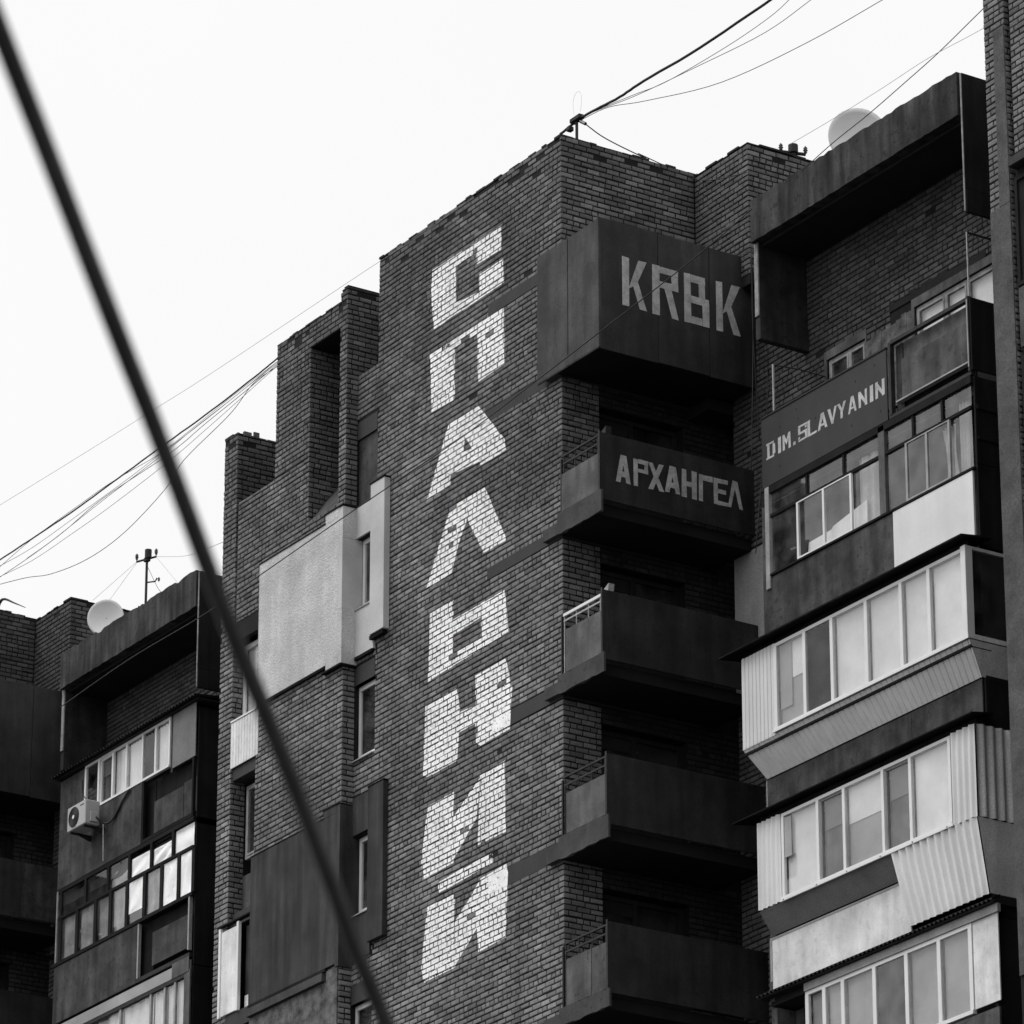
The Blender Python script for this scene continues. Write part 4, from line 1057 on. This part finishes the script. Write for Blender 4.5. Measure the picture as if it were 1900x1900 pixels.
def build_left():
    dx, dy = -24.93, .5
    root = thing('loggia_block', 'dark apartment block of stacked loggias behind the air conditioner, at far left', 'apartment block', (dx + 5.6, dy + 3.0, 0.0))
    wall, x0, x1, yf, yb = loggia_shell(root, dx, dy, 2)
    BW = Brickwork(root, wall, 22)
    BW.wall_face('-Y', yb, dx + .62, dx + 9.2, 22.0, 37.36, [(dx + 2.9, dx + 8.4, 22, 33.0)], skip=.004)
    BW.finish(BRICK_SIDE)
    roof_front(root, dx, dy, 32)
    for a, b in ((22.0, 24.4), (24.6, 27.2), (27.45, 30.0), (30.2, 32.98), (33.0, 35.2)):
        part('party_wall', MB().box(dx + 2.70, dx + 2.80, yf + .06, yb - .02, a, b), P_MID, root)
        part('end_sheet', MB().cbox(x1 + .0, x1 + .03, yf + .02, yb - .002, a, b + .15, .005), P_SHEET, root)
    for s in (27.22, 30.0, 32.78):
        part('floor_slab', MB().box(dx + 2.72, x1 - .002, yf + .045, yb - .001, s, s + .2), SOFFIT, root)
    xl = x0 - .03
    # top glazing
    h = holder('loggia', root, 'top left loggia with white sliding windows under a corrugated roof')
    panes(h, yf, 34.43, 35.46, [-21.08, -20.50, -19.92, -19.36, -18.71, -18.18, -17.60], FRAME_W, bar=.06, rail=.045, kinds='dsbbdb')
    part('side_board', MB().cbox(xl, -21.09, yf - .02, yf, 33.15, 35.42, .004), P_GREY, h)
    part('end_board', MB().cbox(-17.50, -16.60, yf - .02, yf, 34.36, 35.46, .004), P_LIGHT3, h)
    part('gap_strip', MB().box(-17.59, -17.51, yf - .0, yf + .02, 34.3, 35.5), IRON, h)
    part('roof_sheet', corrugated(-22.25, -16.35, (yf - .20, 35.50), (yb - .02, 35.62), .12, .02), TAR, h)
    part('roof_board', MB().box(-22.2, -16.4, yf - .1, yb - .1, 35.46, 35.475), TAR, h)
    part('parapet_panel', MB().cbox(-21.085, -18.68, yf - .03, yf, 33.15, 34.42, .004), P_GREY, h)
    part('recess_frame', MB().box(-18.66, -18.60, yf - .03, yf + .03, 33.15, 34.42).box(-18.60, -16.62, yf - .03, yf + .03, 33.15, 33.22).box(-16.68, -16.62, yf - .03, yf + .03, 33.22, 34.36), P_SHEET, h)
    part('recess_back', MB().box(-19.1, -16.6, yf + .16, yf + .18, 33.1, 34.45), P_SHEET, h)
    part('recess_cheek', MB().box(-18.9, -18.35, yf + .11, yf + .13, 33.2, 34.4), P_SHEET, h)
    part('inset_panel', MB().cbox(-18.36, -17.2, yf + .08, yf + .10, 33.3, 33.95, .004).cbox(-17.19, -16.69, yf + .085, yf + .105, 33.3, 34.0, .004), P_GREY, h)
    part('inset_upper_strip', MB().box(-18.6, -16.69, yf + .12, yf + .14, 33.9, 34.4), P_SHEET, h)
    # middle glazing
    h = holder('loggia', root, 'black framed loggia with bright plastic film in its right half')
    Y = yf
    part('top_rail', MB().box(xl, -16.58, Y - .03, Y + .03, 33.06, 33.14), FRAME_B, h)
    part('transom', MB().box(xl, -16.58, Y - .035, Y + .02, 32.50, 32.56), FRAME_B, h)
    part('sill_rail', MB().box(xl - .05, -16.55, Y - .05, Y + .03, 31.55, 31.62), FRAME_B, h)
    lo = [-21.92, -21.22, -20.46, -19.85, -19.18, -18.48, -17.80, -17.13, -16.56]
    kinds = 'ffffFfFF'
    for i, x in enumerate(lo):
        part('mullion', MB().box(x - .055, x + .055, Y - .03, Y + .02, 31.62, 32.50), FRAME_B, h)
    for i, k in enumerate(kinds):
        a, b = lo[i] + .055, lo[i + 1] - .055
        if k == 'f' or i == 4: part('pane', MB().box(a, b, Y + .0, Y + .005, 31.62, 32.50 if k == 'f' else 31.85), GLASS, h)
        zlo = 31.64 if i != 4 else 31.85
        part('plastic_film', crumpled(a, b, Y + (.05 if k == 'f' else .0), zlo, 32.49, 40 + i), FILM if k == 'F' else FILM_G, h)
    up = [-21.92, -20.9, -19.98, -19.12, -18.24, -17.38, -16.58]
    for i in range(6):
        if i < 3: part('pane', MB().box(up[i] + .04, up[i + 1] - .04, Y, Y + .005, 32.56, 33.06), GLASS_D, h)
        part('mullion', MB().box(up[i] - .04, up[i] + .04, Y - .03, Y + .02, 32.56, 33.06), FRAME_B, h)
        if i >= 3: part('plastic_film', crumpled(up[i] + .04, up[i + 1] - .04, Y + .02, 32.57, (32.96, 32.92, 33.04)[i - 3], 60 + i), FILM, h)
        if i == 2: part('plastic_film', crumpled(up[i] + .04, up[i + 1] - .04, Y + .05, 32.57, 32.92, 66), FILM_G, h)
    part('back_board', MB().box(xl, x1 - .05, yb - .05, yb - .03, 30.3, 33.0), DARK, h)
    part('post', MB().box(xl + .05, xl + .1, Y - .05, Y - .03, 31.6, 33.1), FRAME_WOOD, h)
    part('parapet_panel', MB().cbox(xl, -18.70, yf - .03, yf, 30.36, 31.54, .004), P_GREY, h)
    part('recess_frame', MB().box(-18.69, -18.64, yf - .03, yf + .03, 30.42, 31.54).box(-16.69, -16.64, yf - .04, yf + .03, 30.5, 31.56), FRAME_G, h)
    part('recess_cheek', MB().box(-18.95, -18.25, yf + .10, yf + .12, 30.42, 31.54), P_SHEET, h)
    part('inset_panel', MB().cbox(-18.25, -16.70, yf + .06, yf + .08, 30.60, 31.27, .004), P_GREY, h)
    part('inset_upper_strip', MB().box(-18.25, -16.70, yf + .10, yf + .12, 31.2, 31.54), P_SHEET, h)
    part('bottom_beam', MB().box(-18.69, -16.62, yf - .03, yf + .03, 30.36, 30.44), IRON, h)
    # lowest
    h = holder('loggia', root, 'loggia with long white curtains at the bottom left')
    part('head_board', MB().box(xl, -16.62, yf - .03, yf + .02, 30.08, 30.30), BACKING_G, h)
    part('dark_rail', MB().box(xl, -16.78, yf - .04, yf + .03, 29.99, 30.06), IRON, h)
    part('corner_board', MB().cbox(-16.78, -16.56, yf - .04, yf + .0, 27.5, 30.10, .004), P_LIGHT, h)
    part('end_block', MB().cbox(-17.25, -16.60, yf - .05, yf - .031, 30.06, 30.36, .004), P_LIGHT, h)
    for i, x in enumerate((-21.9, -20.6, -19.3, -18.1, -17.55, -17.15)):
        part('mullion', MB().box(x - .03, x + .03, yf - .03, yf + .02, 28.4, 29.99), FRAME_G, h)
    for a, b in zip((-21.9, -20.6, -19.3, -18.1, -17.55, -17.15), (-20.6, -19.3, -18.1, -17.55, -17.15, -16.79)):
        part('pane', MB().box(a + .03, b - .03, yf - .003, yf + .003, 28.4, 29.99), GLASS, h)
        curtain(h, a + .03, b - .03, yf + .07, 28.4, 29.98, int(-a * 10), BACKING_W, amp=.018)
    part('parapet_panel', MB().cbox(xl, -16.6, yf - .03, yf, 27.3, 28.38, .004), P_GREY, h)
    return root
P_LIGHT3 = M('panel_end_board', .16, .25, 1.5, .7)

def build_far_left():
    dx, dy = -24.93, .5
    root = thing('brick_apartment_block', 'dark brick apartment block with stacked corner balconies at the left edge', 'apartment block', (dx - 2, dy, 0))
    W = MB()
    W.box(dx - 5.85, dx - .302, dy + m_, dy + 9, 0, 39.98)
    W.box(dx - .30, dx - m_, dy + m_, dy + .738, 0, 39.98)
    W.box(dx - .30, dx - m_, dy + 2.432, dy + 9, 0, 39.98)
    zc = 0
    for s in FLOORS[:4] + [None]:
        top = 39.98 if s is None else s + .02
        W.box(dx - .30, dx - m_, dy + .74, dy + 2.43, zc, top)
        if s is not None: zc = s + 2.2
    W.box(dx - 5, dx + 1.57 - m_, dy + 2.72 + m_, dy + 9, 37.35, 39.93)
    wall = part('brick_wall', W, MORTAR, root)
    BW = Brickwork(root, wall, 6)
    doors = [(dy + .74, dy + 2.43, s + .02, s + 2.2) for s in FLOORS[:4]]
    BW.wall_face('+X', dx, dy, dy + 3.58, 26.0, 37.4, doors, dark=.6)  # shade behind these balconies put into the brick tone
    BW.wall_face('+X', dx, dy, dy + 2.71, 37.4, 40.0, ragged=True)
    BW.wall_face('-Y', dy + 2.72, dx + .01, dx + 1.57, 37.5, 39.95, ragged=True)
    BW.wall_face('+X', dx + 1.57, dy + 2.72, dy + 7.5, 37.5, 39.95, ragged=True)
    BW.wall_face('-Y', dy, dx - 4.0, dx, 27.0, 40.0, ragged=True)
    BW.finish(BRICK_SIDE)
    for k, a in enumerate((('y', dx, dy + .25, dy + 2.9, 39.99, .25), ('x', dy + 2.72, dx + .02, dx + 1.57, 39.94, .25), ('y', dx + 1.57, dy + 2.97, dy + 7.5, 39.94, .25), ('x', dy, dx - 5.8, dx, 39.99, .25))):
        E_ = MB(); ragged_edge(E_, *a, 12 + k)
        part('rough_wall_top', E_, TAR, root, kind='stuff')
    for c, d in ((37.52, 37.74), (35.57, 35.79), (32.73, 32.93), (29.96, 30.22)):
        part('floor_band', MB().box(dx - 2.2, dx - .003, dy - .004, dy + .3, c, d), BAND, root)
    balcony(root, dx, dy, 35.57, 37.96, 1.33, 0, 0, 0, 'box', 'boxed-in dark balcony at the top', 21)
    balcony(root, dx, dy, 32.97, 34.16, 1.33, 33.15, 33.80, .06, 'plain', None, 22)
    balcony(root, dx, dy, 30.20, 31.42, 1.33, 30.33, 31.06, .16, 'plain', None, 23)
    part('washing_sheet', MB().box(dx + 1.332, dx + 1.34, dy + 1.95, dy + 2.95, 33.0, 34.14), P_GREY, root, label='paler sheet hung over the balcony panel')
    niche_fittings(root, dx, dy, FLOORS[1:4])
    return root

def build_right_edge():
    root = thing('brick_apartment_block', 'brick apartment block pier cut off by the right edge of the photo', 'apartment block', (14.5, -.74, 0))
    c, xl = -.74, 11.0
    xl = 12.36
    W = MB()
    W.box(xl, xl + .47 - m_, c + m_, 6, 0, 38.6)
    W.box(xl + .53, xl + 6, c + .05 + m_, 6, 0, 34.04)
    W.box(xl + .53, xl + 6, c + .05 + m_, 6, 34.042, 38.6)
    wall = part('brick_wall', W, MORTAR, root)
    BW = Brickwork(root, wall, 7)
    BW.wall_face('-Y', c, xl, xl + .47, 22.0, 38.6)
    BW.wall_face('+X', xl + .47, c, c + .3, 22.0, 38.6)
    BW.wall_face('-Y', c + .05, xl + .54, xl + 6, 34.05, 38.6)
    BW.wall_face('-Y', c + .05, xl + 2.05, xl + 6, 18.0, 33.88)
    BW.wall_face('+X', xl + 6 + m_, c + .05, 6.0, 18.0, 38.6)
    BW.finish(BRICK)
    part('gap_filler', MB().box(xl + .47, xl + .53, c + .2, c + .4, 0, 38.5), DARK, root)
    part('rendered_strip', MB().cbox(xl + .22, xl + .468, c - .014, c + .02, 33.42, 36.25, .004), P_PIPE, root)
    part('rendered_strip', MB().cbox(xl + .005, xl + .469, c - .016, c + .02, 22.0, 33.415, .004), P_PIPE, root)
    part('lintel', MB().cbox(xl + .55, xl + 2.2, c - .10, c + .06, 33.90, 34.04, .01), IRON, root)
    for z in (32.05, 29.27, 26.49, 23.7):
        h = holder('window', root)
        part('frame', MB().box(xl + .56, xl + .62, c - .0, c + .06, z, z + 1.7).box(xl + .62, xl + 2.0, c - .0, c + .06, z, z + .06).box(xl + .62, xl + 2.0, c, c + .06, z + 1.64, z + 1.7), FRAME_B, h)
        part('pane', MB().box(xl + .62, xl + 2.0, c + .03, c + .036, z + .06, z + 1.64), FRAME_B, h)
        part('panel_under_window', MB().cbox(xl + .56, xl + 2.0, c, c + .045, z - .95, z - .03, .006), P_GREY, h)
    return root
P_PIPE = M('strip_render', .075, .3, 3.0, .9, fine=.3, spots=.2)

# ------------------------------------------------------------------ smooth path
def smooth(pts, n=6):
    P = [Vector(p) for p in pts]; P = [P[0] * 2 - P[1]] + P + [P[-1] * 2 - P[-2]]
    o = []
    for i in range(1, len(P) - 2):
        for k in range(n):
            t = k / n; a, b, c, d = P[i - 1], P[i], P[i + 1], P[i + 2]
            o.append(.5 * ((2 * b) + (c - a) * t + (2 * a - 5 * b + 4 * c - d) * t * t + (3 * b - a - 3 * c + d) * t ** 3))
    return o + [P[-2]]

def cable(pts, r, label, group=None, name='overhead_cable', mat=None, wob=0.0, seed=0):
    R = random.Random(seed)
    q = smooth(pts)
    if wob: q = [p + Vector((R.uniform(-wob, wob), 0, R.uniform(-wob, wob))) for p in q]
    o = part(name, MB().tube(q, r, 6), mat or RUBBER, None, smooth=True)
    return tag(o, label, 'cable', group)

def dish(loc, R_, aim, label, base_z):
    root = thing('satellite_dish', label, 'satellite dish', (loc[0], loc[1], base_z))
    a = Vector(aim).normalized(); u = Vector((0, 0, 1)).cross(a).normalized(); v = a.cross(u)
    c = Vector(loc); N, K = 36, 8
    mb = MB()
    dep = R_ * .24
    for side in (0, 1):
        for k in range(K + 1):
            rr = R_ * k / K
            for i in range(N):
                t = 2 * math.pi * i / N
                p = c + (u * math.cos(t) + v * math.sin(t) * 1.06) * rr + a * (dep * (k / K) ** 2 - dep - side * .025)
                mb.v.append(p[:])
    o = (K + 1) * N
    for k in range(K):
        for i in range(N):
            j = (i + 1) % N
            mb.f.append((k * N + i, k * N + j, (k + 1) * N + j, (k + 1) * N + i)); mb.t.append(1)
            mb.f.append((o + k * N + i, o + (k + 1) * N + i, o + (k + 1) * N + j, o + k * N + j)); mb.t.append(1)
    for i in range(N):
        j = (i + 1) % N; mb.f.append((K * N + i, K * N + j, o + K * N + j, o + K * N + i)); mb.t.append(1)
    part('reflector', mb, DISHMAT, root, smooth=True)
    f = c + a * R_ * .55 - v * R_ * 1.25
    part('feed_arm', MB().tube([c - v * R_ * 1.0 - a * .02, c - v * R_ * 1.15 + a * R_ * .25, f], .014, 6), GALV, root)
    part('receiver', MB().tube([f + a * .03, f - a * .10], .035, 8), IRON, root)
    part('mount_pole', MB().tube([(loc[0] - a.x * .25, loc[1] - a.y * .25, base_z), (loc[0] - a.x * .25, loc[1] - a.y * .25, loc[2])], .03, 8), GALV, root)
    part('mount_bracket', MB().tube([c - a * dep, (loc[0] - a.x * .25, loc[1] - a.y * .25, loc[2])], .04, 6), GALV, root)
    return root

def insulator(root, x, y, z, s=1.0):
    prof = [(0, .012), (.03, .045), (.06, .03), (.085, .06), (.115, .035), (.14, .052), (.18, .022), (.20, .01)]
    mb = MB(); N = 9
    for h_, r in prof:
        for i in range(N):
            t = 2 * math.pi * i / N; mb.v.append((x + r * s * math.cos(t), y + r * s * math.sin(t), z + h_ * s))
    for k in range(len(prof) - 1):
        for i in range(N):
            j = (i + 1) % N; mb.f.append((k * N + i, k * N + j, (k + 1) * N + j, (k + 1) * N + i)); mb.t.append(1)
    part('insulator', mb, PORC, root, smooth=True)

def build_left_mast():
    x, y = -22.5, 4.5
    root = thing('roof_mast', 'iron roof mast with a crossarm of insulators and a drum on top', 'mast', (x, y, 37.6))
    part('pole', MB().tube([(x, y, 37.6), (x, y, 40.86)], .028, 8), IRON, root)
    d = Vector((.84, .35, -.0)).normalized()
    A, B = Vector((x, y, 40.80)) - d * .27, Vector((x, y, 40.80)) + d * .24
    part('crossarm', MB().tube([A, B], .022, 6), IRON, root)
    for P in (A, B):
        part('arm_pin', MB().tube([P, P + Vector((0, 0, .08))], .014, 6), IRON, root)
        insulator(root, P.x, P.y, P.z + .04, .72)
    part('drum', MB().tube([(x + .05, y, 40.80), (x + .05, y, 40.99)], .072, 12), IRON, root)
    part('junction_box', MB().cbox(x - .06, x + .07, y - .05, y + .05, 40.74, 40.83, .008), IRON, root)
    part('side_bracket', MB().tube([(x, y, 40.28), (x + .2, y + .1, 40.26), (x + .24, y + .12, 40.33)], .016, 6), IRON, root)
    insulator(root, x + .28, y + .14, 40.24, .5)
    part('wire_loop', MB().tube(smooth([(x + .05, y, 40.6), (x + .3, y + .1, 40.1), (x + .38, y + .2, 39.9), (x + .3, y + .2, 39.75)]), .005, 5), IRON, root)
    part('base_hook', MB().tube(smooth([(x - .3, y, 39.85), (x - .26, y, 39.7), (x - .12, y, 39.72), (x, y, 39.75)]), .02, 6), IRON, root)
    return A, B

def build_center_mast():
    x, y = -.42, .6
    root = thing('roof_mast', 'short iron mast on the corner of the tall brick block holding the thick cable bundle', 'mast', (x, y, 40.0))
    part('pole', MB().tube([(x, y, 39.95), (x, y, 40.64)], .026, 8), IRON, root)
    part('clamp', MB().cbox(x - .14, x + .16, y - .06, y + .06, 40.60, 40.68, .01), IRON, root)
    part('clamp_end', MB().cbox(x - .26, x - .16, y - .05, y + .05, 40.50, 40.58, .01), IRON, root)
    part('side_insulator', MB().tube([(x + .12, y, 40.55), (x + .24, y + .02, 40.46)], .03, 8), PORC, root)
    part('wire_hoop', MB().tube([(x + .02 + .13 * math.cos(a), y, 40.98 + .17 * math.sin(a) if math.sin(a) > 0 else 40.98 + .34 * math.sin(a)) for a in [math.pi * 1.25 - i * .157 * 1.5 / 1.5 for i in range(31)]], .0025, 4), GALV, root)

def build_insulator_rack():
    x, y, z = 1.12, 4.0, 40.12
    root = thing('insulator_rack', 'small rack of dark insulators on the brick roof edge left of the big dish', 'insulator rack', (x, y, 39.9))
    d = Vector((.30, .95, 0)).normalized()
    part('post', MB().tube([(x, y, 39.6), (x, y, 40.40)], .05, 8), IRON, root)
    A, B = Vector((x, y, 40.27)) - d * .22, Vector((x, y, 40.27)) + d * .22
    part('bar', MB().tube([A, B], .03, 6), IRON, root)
    for P in (A, B): insulator(root, P.x, P.y, P.z + .01, .75)
    part('drum', MB().tube([(x, y, 40.27), (x, y, 40.42)], .085, 10), IRON, root)

def build_ac():
    yf = 2.5
    x0, x1, y0, y1, z0, z1 = -20.82, -20.07, 1.98, 2.30, 33.90, 34.40
    root = thing('air_conditioner', 'white outdoor air conditioner with a round fan, on brackets on the grey loggia parapet', 'air conditioner', ((x0 + x1) / 2, y1, z0))
    part('casing', MB().cbox(x0, x1, y0, y1, z0, z1, .015), ACW, root)
    cx, cz, r = x0 + .28, (z0 + z1) / 2, .205
    mb = MB(); N = 28
    for y in (y0 - .003, y0 - .012):
        for rr in (r, r * .16):
            mb.v += [(cx + rr * math.cos(2 * math.pi * i / N), y, cz + rr * math.sin(2 * math.pi * i / N)) for i in range(N)]
    for i in range(N):
        j = (i + 1) % N; mb.f += [(2 * N + i, 2 * N + j, 3 * N + j, 3 * N + i), (i, j, 2 * N + j, 2 * N + i)]; mb.t += [1, 1]
    part('fan_disc', mb, ACD, root)
    part('fan_hub', MB().tube([(cx, y0 - .002, cz), (cx, y0 - .02, cz)], .04, 12), P_WHITE, root)
    mb = MB()
    for q in (.35, .55, .75, .93):
        pts = [(cx + r * q * math.cos(2 * math.pi * i / 24), y0 - .018, cz + r * q * math.sin(2 * math.pi * i / 24)) for i in range(25)]
        mb.tube(pts, .004, 4, False)
    part('fan_guard', mb, IRON, root)
    part('nameplate', MB().box(x0 + .53, x0 + .68, y0 - .004, y0 - .0005, z1 - .09, z1 - .07), ACD, root)
    for x in (x0 + .1, x1 - .1):
        part('bracket', MB().box(x - .02, x + .02, y0 + .02, yf - .032, z0 - .04, z0 - .002).prism([(yf - .04, z0 - .04), (yf - .04, z0 - .12), (yf - .07, z0 - .12), (y0 + .2, z0 - .04)], 0, x - .015, x + .015), IRON, root)
    part('valve_cover', MB().cbox(x1, x1 + .04, y0 + .1, y1 - .05, z0 + .05, z0 + .25, .008), ACW, root)
    part('refrigerant_hose', MB().tube(smooth([(x1 + .03, y1 - .1, z0 + .15), (x1 + .12, y1 + .05, z0 + .02), (x1 + .3, yf - .06, z0 + .08), (x1 + .7, yf - .06, z0 + .36), (x1 + .95, yf - .06, z0 + .5)]), .022, 7), RUBBER, root)
    part('drain_pipe', MB().tube([(x1 + .16, y1, z0 - .02), (x1 + .18, y1, z0 - .35), (x1 + .2, y1, z0 - .78)], .011, 6), GALV, root)
    part('power_lead', MB().tube(smooth([(x0 + .12, y1 - .02, z1), (x0 - .08, yf - .04, z1 + .25), (x0 - .3, yf - .04, z1 + .5), (x0 - .34, yf - .04, z1 + .8)]), .01, 5), RUBBER, root)

# ------------------------------------------------------------------ build everything
g = part('ground', MB().add([(-2500, -2500, 0), (2500, -2500, 0), (2500, 2500, 0), (-2500, 2500, 0)], [(0, 1, 2, 3)]), GROUND, None)
tag(g, kind='structure')
build_center()
build_right()
build_left()
build_far_left()
build_right_edge()

A, B = build_left_mast()
build_center_mast()
build_insulator_rack()
build_ac()
dish((3.50, 3.6, 39.50), .50, (.84, -.50, .05), 'large grey satellite dish standing behind the right roof parapet', 37.6)
dish((-22.17, 3.4, 39.17), .38, (.74, -.60, .02), 'smaller grey satellite dish behind the left roof parapet', 37.6)

hk = part('bent_roof_bracket', MB().tube(smooth([(-22.75, 1.2, 39.0), (-22.62, 1.2, 39.17), (-22.40, 1.2, 39.19), (-21.95, 1.2, 38.96), (-21.45, 1.2, 38.70)]), lambda t: .045 * (1 - t * .85), 7), IRON, None, smooth=True)
tag(hk, 'dark bent bracket with a pointed tip against the sky at the left edge', 'bracket')

F1, F4, F7, F9 = (Vector(FG[i]) for i in (1, 4, -5, -1))
FG = [tuple(F1 + (F1 - F4) * .7)] + FG[1:] + [tuple(F9 + (F9 - F7) * .6)]       # carry on past the frame at both ends
cable(FG, .0212, 'thick dark foreground cable, out of focus, slanting across the left of the photo', mat=CABLE_GREY)
GR = 'cables leaving the mast on the tall block'
cable(CABLES['r1'], .023, 'thick twisted cable bundle rising right from the corner mast', GR, wob=.006, seed=1)
cable(CABLES['r2'], .0055, 'thin cable just under the thick bundle from the corner mast', GR)
cable(CABLES['r3'], .0055, 'second thin cable below the thick bundle, ending left of the other one', GR)
cable(CABLES['r4'], .006, 'lowest and most sagging of the thin cables rising right from the corner mast', GR)
cable([(-.28, .65, 40.53), (-.18, 1.0, 40.3), (-.10, 1.6, 40.12), (-.02, 1.75, 40.06)], .010, 'short cable dropping from the corner mast to the roof edge')
cable([(-.05, 1.6, 40.11), (.02, 2.66, 39.9), (.5, 2.66, 39.66), (1.0, 2.66, 39.50), (1.7, 2.60, 39.30)], .009, 'thin cable lying across the brick roof upstand')
cable(CABLES['w1'], .0075, 'cable crossing in front of the big satellite dish')
cable(CABLES['w2'], .004, 'hair-thin wire above the big satellite dish', mat=GALV)
GL_ = 'cables running left from the brick flue walls'
cable(CABLES['l1'], .015, 'thick top cable of the bundle crossing behind the blurred foreground cable', GL_, wob=.004, seed=2)
cable(CABLES['l2'], .006, 'fourth thin cable from the top of the left bundle', GL_)
cable(CABLES['l4'], .005, 'third thin cable from the top of the left bundle', GL_)
cable(CABLES['l6'], .005, 'thin cable running close beneath the thick one of the left bundle', GL_)
cable(CABLES['l3'], .0065, 'lowest cable of the left bundle, sagging deep over the mast', GL_)
cable([(-8.75, -0.37, 38.93), (-10.01, -0.37, 38.77), (-11.43, -0.37, 38.60), (-12.76, -0.37, 38.46), (-14.99, -0.37, 38.33), (-16.60, -0.37, 38.29), (-18.14, -0.37, 38.28), (-19.69, -0.37, 38.41)], .0045, 'hair-thin strand in the middle of the left bundle', GL_)
cable([(-8.82, -0.33, 39.05), (-10.48, -0.33, 38.96), (-12.48, -0.33, 38.81), (-14.34, -0.33, 38.70), (-16.26, -0.33, 38.64), (-18.24, -0.33, 38.59), (-19.79, -0.33, 38.67)], .0045, 'hair-thin strand just under the thick cable of the left bundle', GL_)
cable(CABLES['l5'], .0038, 'thin straight wire highest in the left half of the sky', mat=GALV)
cable(CABLES['front'], .0095, 'thin cable strung across the brick wall, pale plaster and the KRBK balcony')
cable([(A.x, A.y, A.z), (-23.13, 3.60, 39.90)], .004, 'guy wire of the roof mast going down left', mat=GALV)
cable([(A.x, A.y, A.z - .02), (-22.66, 3.70, 39.72)], .004, 'steeper guy wire of the roof mast', mat=GALV)
cable([(B.x, B.y, B.z), (-19.32, 3.50, 39.01)], .004, 'guy wire of the roof mast going down right', mat=GALV)
cable([(B.x, B.y, B.z), (-16.91, 2.40, 38.57), (-11.73, 0.25, 36.64)], .005, 'wire from the roof mast toward the brick flue walls', mat=GALV)
bundle = 'loose cables on the brick pier beside the KRBK balcony'
for i, (a, b, c) in enumerate((((2.60, 2.02, 37.4), (2.35, 2.2, 36.2), (2.2, 2.4, 34.2)), ((2.66, 1.98, 37.3), (2.5, 2.1, 36.0), (2.55, 1.97, 33.4)), ((2.6, 2.0, 37.2), (2.2, 2.6, 35.6), (2.62, 1.98, 32.0)))):
    cable([a, b, c], .009, ('loose cable hanging from the parapet corner to the wall beside the KRBK balcony', 'cable hanging straight down left of the DIM.SLAVYANIN panel', 'longest slack cable beside the KRBK and АРХАНГЕЛ balconies')[i], bundle)
